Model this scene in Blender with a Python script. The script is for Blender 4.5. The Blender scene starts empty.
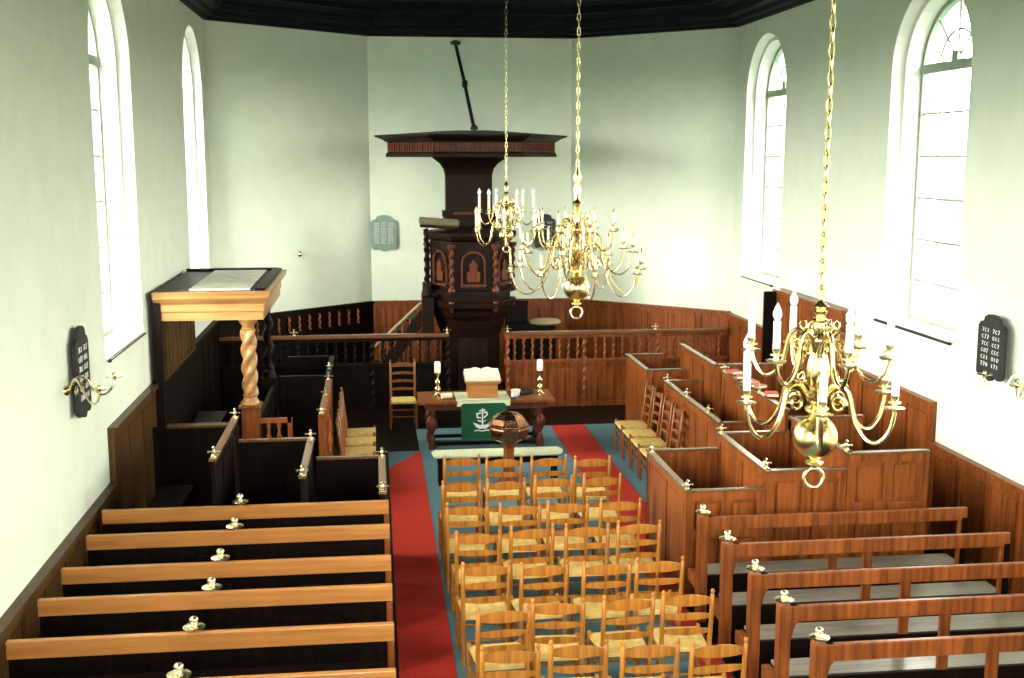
import bpy, math, random
from mathutils import Vector, Matrix
random.seed(7)
SC = bpy.context.scene
COL = SC.collection
PI = math.pi
R = math.radians

# ------------------------------------------------------------------ camera, world, light, exposure
cam_d = bpy.data.cameras.new('camera')
cam_d.lens = 1143.7 / 1024 * 36.0
cam_d.sensor_width = 36.0
cam_d.clip_end = 200
cam = bpy.data.objects.new('camera', cam_d)
COL.objects.link(cam)
cam.location = (0, 0, 4.5)
cam.rotation_euler = (R(90 - 9.04), 0, R(-6.816))
SC.camera = cam

vs = SC.view_settings
vs.view_transform = 'Standard'
vs.look = 'None'
vs.gamma = 1.0
vs.use_curve_mapping = False
vs.exposure = 0.5

world = bpy.data.worlds.new('sky')
SC.world = world
world.use_nodes = True
wn = world.node_tree
wn.nodes.clear()
w_out = wn.nodes.new('ShaderNodeOutputWorld')
w_bg = wn.nodes.new('ShaderNodeBackground')
w_tc = wn.nodes.new('ShaderNodeTexCoord')
w_sep = wn.nodes.new('ShaderNodeSeparateXYZ')
w_rz = wn.nodes.new('ShaderNodeValToRGB')      # dim ground, bright hazy band above the horizon, softer zenith
w_rz.color_ramp.elements[0].position = 0.495
w_rz.color_ramp.elements[0].color = (0.052, 0.052, 0.052, 1)
w_rz.color_ramp.elements[1].position = 0.52
w_rz.color_ramp.elements[1].color = (1, 1, 1, 1)
for ps, v in ((0.66, 1.0), (0.78, 0.5), (1.0, 0.4)):
    e_ = w_rz.color_ramp.elements.new(ps); e_.color = (v, v, v, 1)
w_h = wn.nodes.new('ShaderNodeMath'); w_h.operation = 'MULTIPLY_ADD'; w_h.inputs[1].default_value = 0.5; w_h.inputs[2].default_value = 0.5
w_gc = wn.nodes.new('ShaderNodeValToRGB')
w_gc.color_ramp.elements[0].position = 0.495; w_gc.color_ramp.elements[0].color = (0.72, 1.0, 0.76, 1)
w_gc.color_ramp.elements[1].position = 0.52; w_gc.color_ramp.elements[1].color = (1.0, 0.945, 0.87, 1)
SKY = 30.0
w_rx = wn.nodes.new('ShaderNodeMapRange')      # the sky is brighter on the sun's side (left of the nave)
w_rx.inputs['From Min'].default_value = -0.7
w_rx.inputs['From Max'].default_value = 0.7
w_rx.inputs['To Min'].default_value = 1.4 * SKY
w_rx.inputs['To Max'].default_value = 0.75 * SKY
w_mul = wn.nodes.new('ShaderNodeMath')
w_mul.operation = 'MULTIPLY'
wn.links.new(w_tc.outputs['Generated'], w_sep.inputs[0])
wn.links.new(w_sep.outputs['Z'], w_h.inputs[0])
wn.links.new(w_h.outputs[0], w_rz.inputs[0])
wn.links.new(w_h.outputs[0], w_gc.inputs[0])
wn.links.new(w_gc.outputs[0], w_bg.inputs['Color'])
wn.links.new(w_sep.outputs['X'], w_rx.inputs['Value'])
wn.links.new(w_rz.outputs[0], w_mul.inputs[0])
wn.links.new(w_rx.outputs[0], w_mul.inputs[1])
wn.links.new(w_mul.outputs[0], w_bg.inputs['Strength'])
wn.links.new(w_bg.outputs[0], w_out.inputs[0])

XL, XR = -2.8, 6.5
YB, YC, YA = -4.0, 20.33, 22.66          # rear wall, apse corner, apse back wall
XA1, XA2 = -0.083, 3.89
ZC = 6.78                                # top of the plaster
SILL, CROWN, WHW = 2.42, 6.52, 0.98
SPRING = CROWN - WHW
WIN_Y = (18.82, 13.1, 7.38, 1.66)

for wy in WIN_Y:                          # portals: let the sky in through each window
    for sx, X in ((-1, XL), (1, XR)):
        ld = bpy.data.lights.new('window_portal', 'AREA')
        ld.shape = 'RECTANGLE'
        ld.size = 2.1
        ld.size_y = 4.3
        lo = bpy.data.objects.new('window_portal', ld)
        COL.objects.link(lo)
        lo.location = (X + sx * 0.62, wy, (SILL + CROWN) / 2)
        lo.rotation_euler = (R(90), 0, R(90) * sx)
        ld.cycles.is_portal = True
ADDED_WEST = (-0.7, 4.4)                        # two unseen windows added behind the viewer for frontal light
for wx in ADDED_WEST:
    ld = bpy.data.lights.new('window_portal', 'AREA')
    ld.shape = 'RECTANGLE'; ld.size = 1.9; ld.size_y = 3.6
    lo = bpy.data.objects.new('window_portal', ld)
    COL.objects.link(lo)
    lo.location = (wx, YB - .42, 4.75); lo.rotation_euler = (R(90), 0, 0)
    ld.cycles.is_portal = True

# ------------------------------------------------------------------ materials
def new_mat(name):
    m = bpy.data.materials.new(name)
    m.use_nodes = True
    nt = m.node_tree
    return m, nt, nt.nodes['Principled BSDF']

def setp(b, **k):
    for n, v in k.items():
        n = n.replace('_', ' ')
        if n in b.inputs:
            b.inputs[n].default_value = v

def wood(name, c1, c2, rough=0.38, coat=0.3, axis='z', scale=1.0, bump=0.15, planks=0.0, spec=0.2):
    """streaky grain along one axis; optional planking along x+y"""
    m, nt, b = new_mat(name)
    tc = nt.nodes.new('ShaderNodeTexCoord')
    mp = nt.nodes.new('ShaderNodeMapping')
    s = {'x': (1.2, 22, 22), 'y': (22, 1.2, 22), 'z': (22, 22, 1.2)}[axis]
    mp.inputs['Scale'].default_value = [v * scale for v in s]
    nz = nt.nodes.new('ShaderNodeTexNoise')
    nz.inputs['Scale'].default_value = 1.0
    nz.inputs['Detail'].default_value = 6
    nz.inputs['Roughness'].default_value = 0.65
    big = nt.nodes.new('ShaderNodeTexNoise')
    big.inputs['Scale'].default_value = 1.7
    big.inputs['Detail'].default_value = 2
    cr = nt.nodes.new('ShaderNodeValToRGB')
    cr.color_ramp.elements[0].position = 0.32
    cr.color_ramp.elements[0].color = (*c1, 1)
    cr.color_ramp.elements[1].position = 0.68
    cr.color_ramp.elements[1].color = (*c2, 1)
    mix = nt.nodes.new('ShaderNodeMath'); mix.operation = 'MULTIPLY_ADD'
    mix.inputs[1].default_value = 0.35
    nt.links.new(tc.outputs['Object'], mp.inputs[0])
    nt.links.new(mp.outputs[0], nz.inputs['Vector'])
    nt.links.new(tc.outputs['Object'], big.inputs['Vector'])
    sub = nt.nodes.new('ShaderNodeMath'); sub.operation = 'SUBTRACT'; sub.inputs[1].default_value = 0.5
    nt.links.new(big.outputs['Fac'], sub.inputs[0])
    nt.links.new(sub.outputs[0], mix.inputs[0])
    nt.links.new(nz.outputs['Fac'], mix.inputs[2])
    nt.links.new(mix.outputs[0], cr.inputs[0])
    nt.links.new(cr.outputs[0], b.inputs['Base Color'])
    bp = nt.nodes.new('ShaderNodeBump')
    bp.inputs['Strength'].default_value = bump
    bp.inputs['Distance'].default_value = 0.01
    if planks > 0:
        sp = nt.nodes.new('ShaderNodeSeparateXYZ')
        ad = nt.nodes.new('ShaderNodeMath'); ad.operation = 'ADD'
        ml = nt.nodes.new('ShaderNodeMath'); ml.operation = 'MULTIPLY'; ml.inputs[1].default_value = 1.0 / planks
        fr = nt.nodes.new('ShaderNodeMath'); fr.operation = 'PINGPONG'; fr.inputs[1].default_value = 0.5
        st = nt.nodes.new('ShaderNodeMath'); st.operation = 'GREATER_THAN'; st.inputs[1].default_value = 0.06
        nt.links.new(tc.outputs['Object'], sp.inputs[0])
        nt.links.new(sp.outputs['X'], ad.inputs[0]); nt.links.new(sp.outputs['Y'], ad.inputs[1])
        nt.links.new(ad.outputs[0], ml.inputs[0]); nt.links.new(ml.outputs[0], fr.inputs[0])
        nt.links.new(fr.outputs[0], st.inputs[0])
        a2 = nt.nodes.new('ShaderNodeMath'); a2.operation = 'MULTIPLY_ADD'; a2.inputs[1].default_value = 0.3
        nt.links.new(nz.outputs['Fac'], a2.inputs[0]); nt.links.new(st.outputs[0], a2.inputs[2])
        nt.links.new(a2.outputs[0], bp.inputs['Height'])
    else:
        nt.links.new(nz.outputs['Fac'], bp.inputs['Height'])
    nt.links.new(bp.outputs[0], b.inputs['Normal'])
    setp(b, Roughness=rough, Coat_Weight=coat, Coat_Roughness=0.2, Specular_IOR_Level=spec)
    return m

def noisy(name, c1, c2, scale, rough=0.9, bump=0.2, dist=0.005, metal=0.0, sheen=0.0, detail=4):
    m, nt, b = new_mat(name)
    tc = nt.nodes.new('ShaderNodeTexCoord')
    nz = nt.nodes.new('ShaderNodeTexNoise')
    nz.inputs['Scale'].default_value = scale
    nz.inputs['Detail'].default_value = detail
    cr = nt.nodes.new('ShaderNodeValToRGB')
    cr.color_ramp.elements[0].position = 0.35
    cr.color_ramp.elements[0].color = (*c1, 1)
    cr.color_ramp.elements[1].position = 0.65
    cr.color_ramp.elements[1].color = (*c2, 1)
    bp = nt.nodes.new('ShaderNodeBump')
    bp.inputs['Strength'].default_value = bump
    bp.inputs['Distance'].default_value = dist
    nt.links.new(tc.outputs['Object'], nz.inputs['Vector'])
    nt.links.new(nz.outputs['Fac'], cr.inputs[0])
    nt.links.new(cr.outputs[0], b.inputs['Base Color'])
    nt.links.new(nz.outputs['Fac'], bp.inputs['Height'])
    nt.links.new(bp.outputs[0], b.inputs['Normal'])
    setp(b, Roughness=rough, Metallic=metal, Sheen_Weight=sheen)
    return m

M = {}
M['plaster'] = noisy('pale_green_white_plaster', (0.70, 0.79, 0.655), (0.74, 0.83, 0.695), 3.0, 0.92, 0.06, 0.01)
M['reveal'] = noisy('white_reveal_plaster', (0.82, 0.85, 0.79), (0.85, 0.88, 0.82), 4.0, 0.9, 0.05, 0.01)
M['wood_red'] = wood('reddish_brown_oak', (0.085, 0.022, 0.005), (0.30, 0.085, 0.018), planks=0.11, coat=0.03)
M['wood_red_plain'] = wood('reddish_brown_oak_plain', (0.11, 0.028, 0.007), (0.30, 0.088, 0.019), coat=0.12)
M['wood_dark'] = wood('dark_oak_with_shade', (0.003, 0.0015, 0.001), (0.009, 0.004, 0.002), rough=0.6, coat=0.0, planks=0.12, spec=0.08)  # near black: dark oak with the deep shade put into its colour
M['wood_dark_plain'] = wood('dark_oak_with_shade_plain', (0.003, 0.0015, 0.001), (0.009, 0.004, 0.002), rough=0.5, coat=0.02, spec=0.1)  # plain version, shade in its colour too
M['wood_brown'] = wood('brown_oak_planks', (0.035, 0.016, 0.005), (0.12, 0.060, 0.020), coat=0.0, planks=0.13)
M['cap'] = wood('varnished_cap_rail', (0.10, 0.045, 0.02), (0.18, 0.09, 0.04), rough=0.25, coat=0.8, axis='y')
M['pulpit'] = wood('carved_dark_oak', (0.005, 0.002, 0.001), (0.016, 0.005, 0.0025), rough=0.5, coat=0.03, spec=0.12)
M['pulpit_relief'] = wood('carved_red_oak', (0.035, 0.009, 0.004), (0.13, 0.032, 0.012), rough=0.45, coat=0.05)
M['oak'] = wood('golden_oak_rail', (0.34, 0.135, 0.035), (0.50, 0.22, 0.06), rough=0.36, coat=0.35, axis='x')
M['oak_z'] = wood('golden_oak_upright', (0.34, 0.135, 0.035), (0.50, 0.22, 0.06), rough=0.36, coat=0.35)
M['chair'] = wood('honey_beech', (0.26, 0.092, 0.013), (0.56, 0.24, 0.040), rough=0.36, coat=0.2)
M['chair_dark'] = wood('brown_beech', (0.16, 0.055, 0.016), (0.28, 0.10, 0.03), rough=0.36, coat=0.3)
M['cap_x'] = wood('varnished_top_rail', (0.09, 0.035, 0.014), (0.17, 0.075, 0.03), rough=0.25, coat=0.8, axis='x')
M['oak_pale'] = wood('pale_golden_oak', (0.24, 0.12, 0.04), (0.42, 0.23, 0.08), rough=0.34, coat=0.35, axis='x')
M['seat_wood'] = wood('glare_grey_brown_seat', (0.16, 0.15, 0.12), (0.28, 0.26, 0.22), rough=0.3, coat=0.4, axis='x')  # pale grey stands for the glare on the bench seats
M['carpet_blue'] = noisy('grey_blue_carpet', (0.07, 0.16, 0.20), (0.11, 0.22, 0.26), 60, 0.95, 0.3)
M['carpet_red'] = noisy('red_carpet', (0.40, 0.014, 0.003), (0.56, 0.026, 0.006), 80, 1.0, 0.4)
M['ceiling'] = wood('black_blue_painted_boards', (0.002, 0.003, 0.004), (0.005, 0.009, 0.010), rough=0.55, coat=0.0, spec=0.1, axis='y')
M['green'] = noisy('green_velvet', (0.001, 0.06, 0.022), (0.002, 0.09, 0.034), 120, 0.9, 0.3)
M['paper'] = noisy('cream_paper', (0.80, 0.75, 0.58), (0.86, 0.81, 0.66), 30, 0.8, 0.1)
M['white_emb'] = noisy('white_embroidery', (0.8, 0.82, 0.76), (0.86, 0.88, 0.82), 200, 0.8, 0.2)
M['wax'] = noisy('white_wax', (0.86, 0.84, 0.76), (0.9, 0.88, 0.8), 5, 0.45, 0.02)
M['pale_cloth'] = noisy('pale_green_upholstery', (0.55, 0.62, 0.40), (0.66, 0.72, 0.50), 40, 0.85, 0.2)
M['cushion'] = noisy('olive_brown_cushion', (0.30, 0.24, 0.13), (0.42, 0.34, 0.2), 25, 0.9, 0.3)
M['fringe'] = noisy('olive_fringe_cloth', (0.07, 0.065, 0.03), (0.16, 0.14, 0.07), 60, 0.95, 0.4)
M['red_book'] = noisy('red_leather', (0.35, 0.05, 0.03), (0.45, 0.08, 0.04), 20, 0.6, 0.1)
M['black'] = noisy('black_iron', (0.006, 0.006, 0.006), (0.012, 0.012, 0.012), 30, 0.45, 0.1)
M['board'] = noisy('black_painted_board', (0.005, 0.006, 0.006), (0.010, 0.012, 0.012), 12, 0.55, 0.1)
M['roof_pale'] = noisy('pale_reflection_boards', (0.34, 0.33, 0.26), (0.5, 0.49, 0.4), 6, 0.5, 0.1)  # pale tone stands for the wall's reflection in the varnished roof
M['board_pale'] = noisy('grey_green_board', (0.14, 0.22, 0.19), (0.2, 0.29, 0.25), 9, 0.35, 0.1)
M['digits'] = noisy('white_paint', (0.7, 0.74, 0.7), (0.8, 0.84, 0.8), 60, 0.6, 0.05)
M['frame'] = noisy('pale_grey_window_paint', (0.26, 0.34, 0.26), (0.32, 0.40, 0.32), 10, 0.6, 0.05)

def rush_mat():
    m, nt, b = new_mat('woven_rush')
    tc = nt.nodes.new('ShaderNodeTexCoord')
    sp = nt.nodes.new('ShaderNodeSeparateXYZ')
    nt.links.new(tc.outputs['Object'], sp.inputs[0])
    ax = nt.nodes.new('ShaderNodeMath'); ax.operation = 'ABSOLUTE'
    ay = nt.nodes.new('ShaderNodeMath'); ay.operation = 'ABSOLUTE'
    nt.links.new(sp.outputs['X'], ax.inputs[0]); nt.links.new(sp.outputs['Y'], ay.inputs[0])
    mx = nt.nodes.new('ShaderNodeMath'); mx.operation = 'MAXIMUM'
    nt.links.new(ax.outputs[0], mx.inputs[0]); nt.links.new(ay.outputs[0], mx.inputs[1])
    ml = nt.nodes.new('ShaderNodeMath'); ml.operation = 'MULTIPLY'; ml.inputs[1].default_value = 420
    sn = nt.nodes.new('ShaderNodeMath'); sn.operation = 'SINE'
    nt.links.new(mx.outputs[0], ml.inputs[0]); nt.links.new(ml.outputs[0], sn.inputs[0])
    nz = nt.nodes.new('ShaderNodeTexNoise'); nz.inputs['Scale'].default_value = 18
    nt.links.new(tc.outputs['Object'], nz.inputs['Vector'])
    cr = nt.nodes.new('ShaderNodeValToRGB')
    cr.color_ramp.elements[0].color = (0.58, 0.38, 0.09, 1); cr.color_ramp.elements[0].position = .3
    cr.color_ramp.elements[1].color = (0.80, 0.58, 0.20, 1); cr.color_ramp.elements[1].position = .7
    nt.links.new(nz.outputs['Fac'], cr.inputs[0]); nt.links.new(cr.outputs[0], b.inputs['Base Color'])
    bp = nt.nodes.new('ShaderNodeBump'); bp.inputs['Strength'].default_value = .4; bp.inputs['Distance'].default_value = .003
    nt.links.new(sn.outputs[0], bp.inputs['Height']); nt.links.new(bp.outputs[0], b.inputs['Normal'])
    setp(b, Roughness=0.6)
    return m
M['rush'] = rush_mat()

def brass(name, col, rough):
    m, nt, b = new_mat(name)
    nz = nt.nodes.new('ShaderNodeTexNoise'); nz.inputs['Scale'].default_value = 9
    rr = nt.nodes.new('ShaderNodeMapRange'); rr.inputs['To Min'].default_value = rough * .7; rr.inputs['To Max'].default_value = rough * 1.3
    nt.links.new(nz.outputs['Fac'], rr.inputs['Value']); nt.links.new(rr.outputs[0], b.inputs['Roughness'])
    setp(b, Base_Color=(*col, 1), Metallic=1.0)
    return m
M['brass'] = brass('polished_brass', (0.80, 0.66, 0.32), 0.24)
M['brass_pale'] = brass('pale_polished_brass', (0.88, 0.80, 0.52), 0.28)
M['copper'] = brass('dark_polished_copper', (0.34, 0.17, 0.09), 0.26)

m, nt, b = new_mat('bulb_glass')
setp(b, Base_Color=(0.85, 0.9, 0.9, 1), Roughness=0.08, Transmission_Weight=0.35)
M['bulb'] = m
m, nt, b = new_mat('window_glass')
nt.nodes.remove(b)
tr = nt.nodes.new('ShaderNodeBsdfTransparent'); tr.inputs[0].default_value = (0.97, 0.98, 0.95, 1)
gl = nt.nodes.new('ShaderNodeBsdfGlossy'); gl.inputs['Roughness'].default_value = .05
mx = nt.nodes.new('ShaderNodeMixShader'); mx.inputs[0].default_value = .05
nt.links.new(tr.outputs[0], mx.inputs[1]); nt.links.new(gl.outputs[0], mx.inputs[2])
nt.links.new(mx.outputs[0], nt.nodes['Material Output'].inputs[0])
M['glass'] = m

# ------------------------------------------------------------------ mesh builder
class MB:
    def __init__(s):
        s.v = []; s.f = []
    def add(s, vs_, fs):
        n = len(s.v)
        s.v += [tuple(p) for p in vs_]
        s.f += [tuple(i + n for i in f) for f in fs]
        return s
    def box(s, x0, x1, y0, y1, z0, z1):
        v = [(x0, y0, z0), (x1, y0, z0), (x1, y1, z0), (x0, y1, z0), (x0, y0, z1), (x1, y0, z1), (x1, y1, z1), (x0, y1, z1)]
        return s.add(v, [(0, 3, 2, 1), (4, 5, 6, 7), (0, 1, 5, 4), (1, 2, 6, 5), (2, 3, 7, 6), (3, 0, 4, 7)])
    def obox(s, c, size, rot=None):
        sx, sy, sz = [q / 2 for q in size]
        M_ = rot if rot is not None else Matrix.Identity(3)
        P = [(-sx, -sy, -sz), (sx, -sy, -sz), (sx, sy, -sz), (-sx, sy, -sz), (-sx, -sy, sz), (sx, -sy, sz), (sx, sy, sz), (-sx, sy, sz)]
        return s.add([Vector(c) + M_ @ Vector(p) for p in P], [(0, 3, 2, 1), (4, 5, 6, 7), (0, 1, 5, 4), (1, 2, 6, 5), (2, 3, 7, 6), (3, 0, 4, 7)])
    def beam(s, a, b_, w, h):
        """box section w wide, h high, from a to b"""
        a = Vector(a); b_ = Vector(b_); d = (b_ - a).normalized()
        side = d.cross(Vector((0, 0, 1)))
        if side.length < 1e-4: side = Vector((1, 0, 0))
        side.normalize(); up = side.cross(d).normalized()
        P = []
        for q in (a, b_):
            for i, j in ((-1, -1), (1, -1), (1, 1), (-1, 1)):
                P.append(q + side * (i * w / 2) + up * (j * h / 2))
        return s.add(P, [(0, 1, 2, 3), (7, 6, 5, 4), (0, 4, 5, 1), (1, 5, 6, 2), (2, 6, 7, 3), (3, 7, 4, 0)])
    def tube(s, pts, r, n=8, cap=True, closed=False):
        pts = [Vector(p) for p in pts]; k = len(pts)
        rs = r if isinstance(r, (list, tuple)) else [r] * k
        prev = None; rings = []
        for i, p in enumerate(pts):
            if closed: t = pts[(i + 1) % k] - pts[i - 1]
            else: t = pts[min(i + 1, k - 1)] - pts[max(i - 1, 0)]
            t.normalize()
            if prev is None:
                a = Vector((0, 0, 1)) if abs(t.z) < .9 else Vector((1, 0, 0))
                u = t.cross(a).normalized()
            else:
                u = (prev - t * prev.dot(t)).normalized()
            prev = u; w = t.cross(u)
            rings.append([p + (u * math.cos(2 * PI * j / n) + w * math.sin(2 * PI * j / n)) * rs[i] for j in range(n)])
        V = [q for rg in rings for q in rg]; F = []
        for i in range(k if closed else k - 1):
            i2 = (i + 1) % k
            for j in range(n):
                F.append((i * n + j, i * n + (j + 1) % n, i2 * n + (j + 1) % n, i2 * n + j))
        if cap and not closed:
            F.append(tuple(range(n))[::-1]); F.append(tuple((k - 1) * n + j for j in range(n)))
        return s.add(V, F)
    def lathe(s, prof, c=(0, 0, 0), n=16, phase=0.0):
        V = []; F = []
        for r, z in prof:
            for j in range(n):
                a = 2 * PI * j / n + phase
                V.append((c[0] + r * math.cos(a), c[1] + r * math.sin(a), c[2] + z))
        k = len(prof)
        for i in range(k - 1):
            for j in range(n):
                F.append((i * n + j, i * n + (j + 1) % n, (i + 1) * n + (j + 1) % n, (i + 1) * n + j))
        F.append(tuple(range(n))[::-1]); F.append(tuple((k - 1) * n + j for j in range(n)))
        return s.add(V, F)
    def twist(s, c, z0, z1, r, pitch=0.22, n=12, per=10):
        """barley-twist column"""
        k = max(6, int((z1 - z0) / pitch * per)); V = []; F = []
        for i in range(k + 1):
            z = z0 + (z1 - z0) * i / k
            ph = 2 * PI * (z - z0) / pitch
            ex = r * .28
            for j in range(n):
                a = 2 * PI * j / n
                V.append((c[0] + math.cos(ph) * ex + r * .74 * math.cos(a), c[1] + math.sin(ph) * ex + r * .74 * math.sin(a), z))
        for i in range(k):
            for j in range(n):
                F.append((i * n + j, i * n + (j + 1) % n, (i + 1) * n + (j + 1) % n, (i + 1) * n + j))
        F.append(tuple(range(n))[::-1]); F.append(tuple(k * n + j for j in range(n)))
        return s.add(V, F)
    def lobed(s, c, z0, z1, r, pitch=0.3, n=24, per=14, lobes=3, amp=.16):
        k = int((z1 - z0) / pitch * per); V = []; F = []
        for i in range(k + 1):
            z = z0 + (z1 - z0) * i / k; ph = 2 * PI * (z - z0) / pitch
            for j in range(n):
                a = 2 * PI * j / n; rr = r * (1 - amp + amp * math.cos(lobes * a - ph))
                V.append((c[0] + rr * math.cos(a), c[1] + rr * math.sin(a), z))
        for i in range(k):
            for j in range(n): F.append((i * n + j, i * n + (j + 1) % n, (i + 1) * n + (j + 1) % n, (i + 1) * n + j))
        F.append(tuple(range(n))[::-1]); F.append(tuple(k * n + j for j in range(n)))
        return s.add(V, F)
    def prism(s, poly, f0, f1):
        """poly: 2d points; f0/f1: functions mapping (u,v) to 3d for the two faces"""
        n = len(poly)
        V = [f0(u, v) for u, v in poly] + [f1(u, v) for u, v in poly]
        F = [tuple(range(n))[::-1], tuple(range(n, 2 * n))] + [(i, (i + 1) % n, (i + 1) % n + n, i + n) for i in range(n)]
        return s.add(V, F)
    def panel(s, o, u, w_, h, t=0.04, n=1, stile=0.09, rec=0.024, rows=(1.0,)):
        """framed panelling: origin o (lower corner, front face), unit dir u along the width, front normal = u x z;
        n fields across, rows = relative heights"""
        o = Vector(o); u = Vector(u).normalized(); z = Vector((0, 0, 1)); nn = u.cross(z)
        def bx(a0, a1, z0, z1, d0, d1):
            P = []
            for zz in (z0, z1):
                for a, d in ((a0, d1), (a1, d1), (a1, d0), (a0, d0)):
                    P.append(o + u * a + z * zz + nn * d)
            s.add(P, [(0, 3, 2, 1), (4, 5, 6, 7), (0, 1, 5, 4), (1, 2, 6, 5), (2, 3, 7, 6), (3, 0, 4, 7)])
        bx(0, w_, 0, h, -t, -rec)
        bx(0, stile, 0, h, -rec, 0); bx(w_ - stile, w_, 0, h, -rec, 0)
        tot = sum(rows); zz = stile
        bx(stile, w_ - stile, 0, stile, -rec, 0)
        av = h - stile * (len(rows) + 1)
        for r_ in rows:
            z1 = zz + av * r_ / tot
            bx(stile, w_ - stile, z1, z1 + stile, -rec, 0)
            fw = (w_ - stile * (n + 1)) / n
            for i in range(1, n):
                a = stile + i * (fw + stile) - stile
                bx(a, a + stile, zz, z1, -rec, 0)
            for i in range(n):     # raised field
                a = stile + i * (fw + stile)
                g = min(.035, fw * .2)
                bx(a + g, a + fw - g, zz + g, z1 - g, -rec, -rec * .45)
            zz = z1 + stile
        return s

ORIG = {}
def tag(o, label=None, cat=None, group=None, kind=None):
    if label: o['label'] = label
    if cat: o['category'] = cat
    if group: o['group'] = group
    if kind: o['kind'] = kind
    return o
def thing(name, label, cat, loc=(0, 0, 0), group=None, kind=None):
    o = bpy.data.objects.new(name, None)
    o.empty_display_size = .1
    o.location = loc
    COL.objects.link(o)
    ORIG[o.name] = Vector(loc)
    return tag(o, label, cat, group, kind)
def obj(name, mb, mat, parent=None, smooth=False, bevel=0.0, label=None):
    me = bpy.data.meshes.new(name)
    off = Vector((0, 0, 0))
    if parent is not None: off = ORIG.get(parent.name, Vector((0, 0, 0)))
    me.from_pydata([tuple(Vector(p) - off) for p in mb.v], [], mb.f)
    me.materials.append(M[mat] if isinstance(mat, str) else mat)
    if smooth:
        for p in me.polygons: p.use_smooth = True
    me.update()
    o = bpy.data.objects.new(name, me)
    COL.objects.link(o)
    if parent is not None:
        o.parent = parent
        ORIG[o.name] = off
    if smooth:
        try: me.set_sharp_from_angle(angle=R(50))
        except Exception: pass
    if bevel > 0:
        bv = o.modifiers.new('bevel', 'BEVEL'); bv.width = bevel; bv.segments = 2; bv.limit_method = 'ANGLE'; bv.angle_limit = R(40)
    if label: o['label'] = label
    return o
def dup(root, loc, rotz=0.0, label=None, group=None, scale=None):
    r = root.copy(); COL.objects.link(r); r.location = loc; r.rotation_euler = (0, 0, rotz)
    if scale: r.scale = scale
    if label: r['label'] = label
    if group: r['group'] = group
    for ch in list(root.children):
        c = ch.copy(); COL.objects.link(c); c.parent = r
        for g in list(ch.children):
            d = g.copy(); COL.objects.link(d); d.parent = c
    return r
def struct(name, mb, mat, parent=None, **k):
    o = obj(name, mb, mat, parent, **k)
    if parent is None: o['kind'] = 'structure'
    return o

# ------------------------------------------------------------------ room shell
fl = MB().add([(XL - .6, YB - .3, -.0), (XR + .6, YB - .3, 0), (XR + .6, YA + .4, 0), (XL - .6, YA + .4, 0),
               (XL - .6, YB - .3, -.2), (XR + .6, YB - .3, -.2), (XR + .6, YA + .4, -.2), (XL - .6, YA + .4, -.2)],
              [(0, 1, 2, 3), (7, 6, 5, 4), (0, 4, 5, 1), (1, 5, 6, 2), (2, 6, 7, 3), (3, 7, 4, 0)])
struct('floor', fl, 'carpet_blue')

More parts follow.
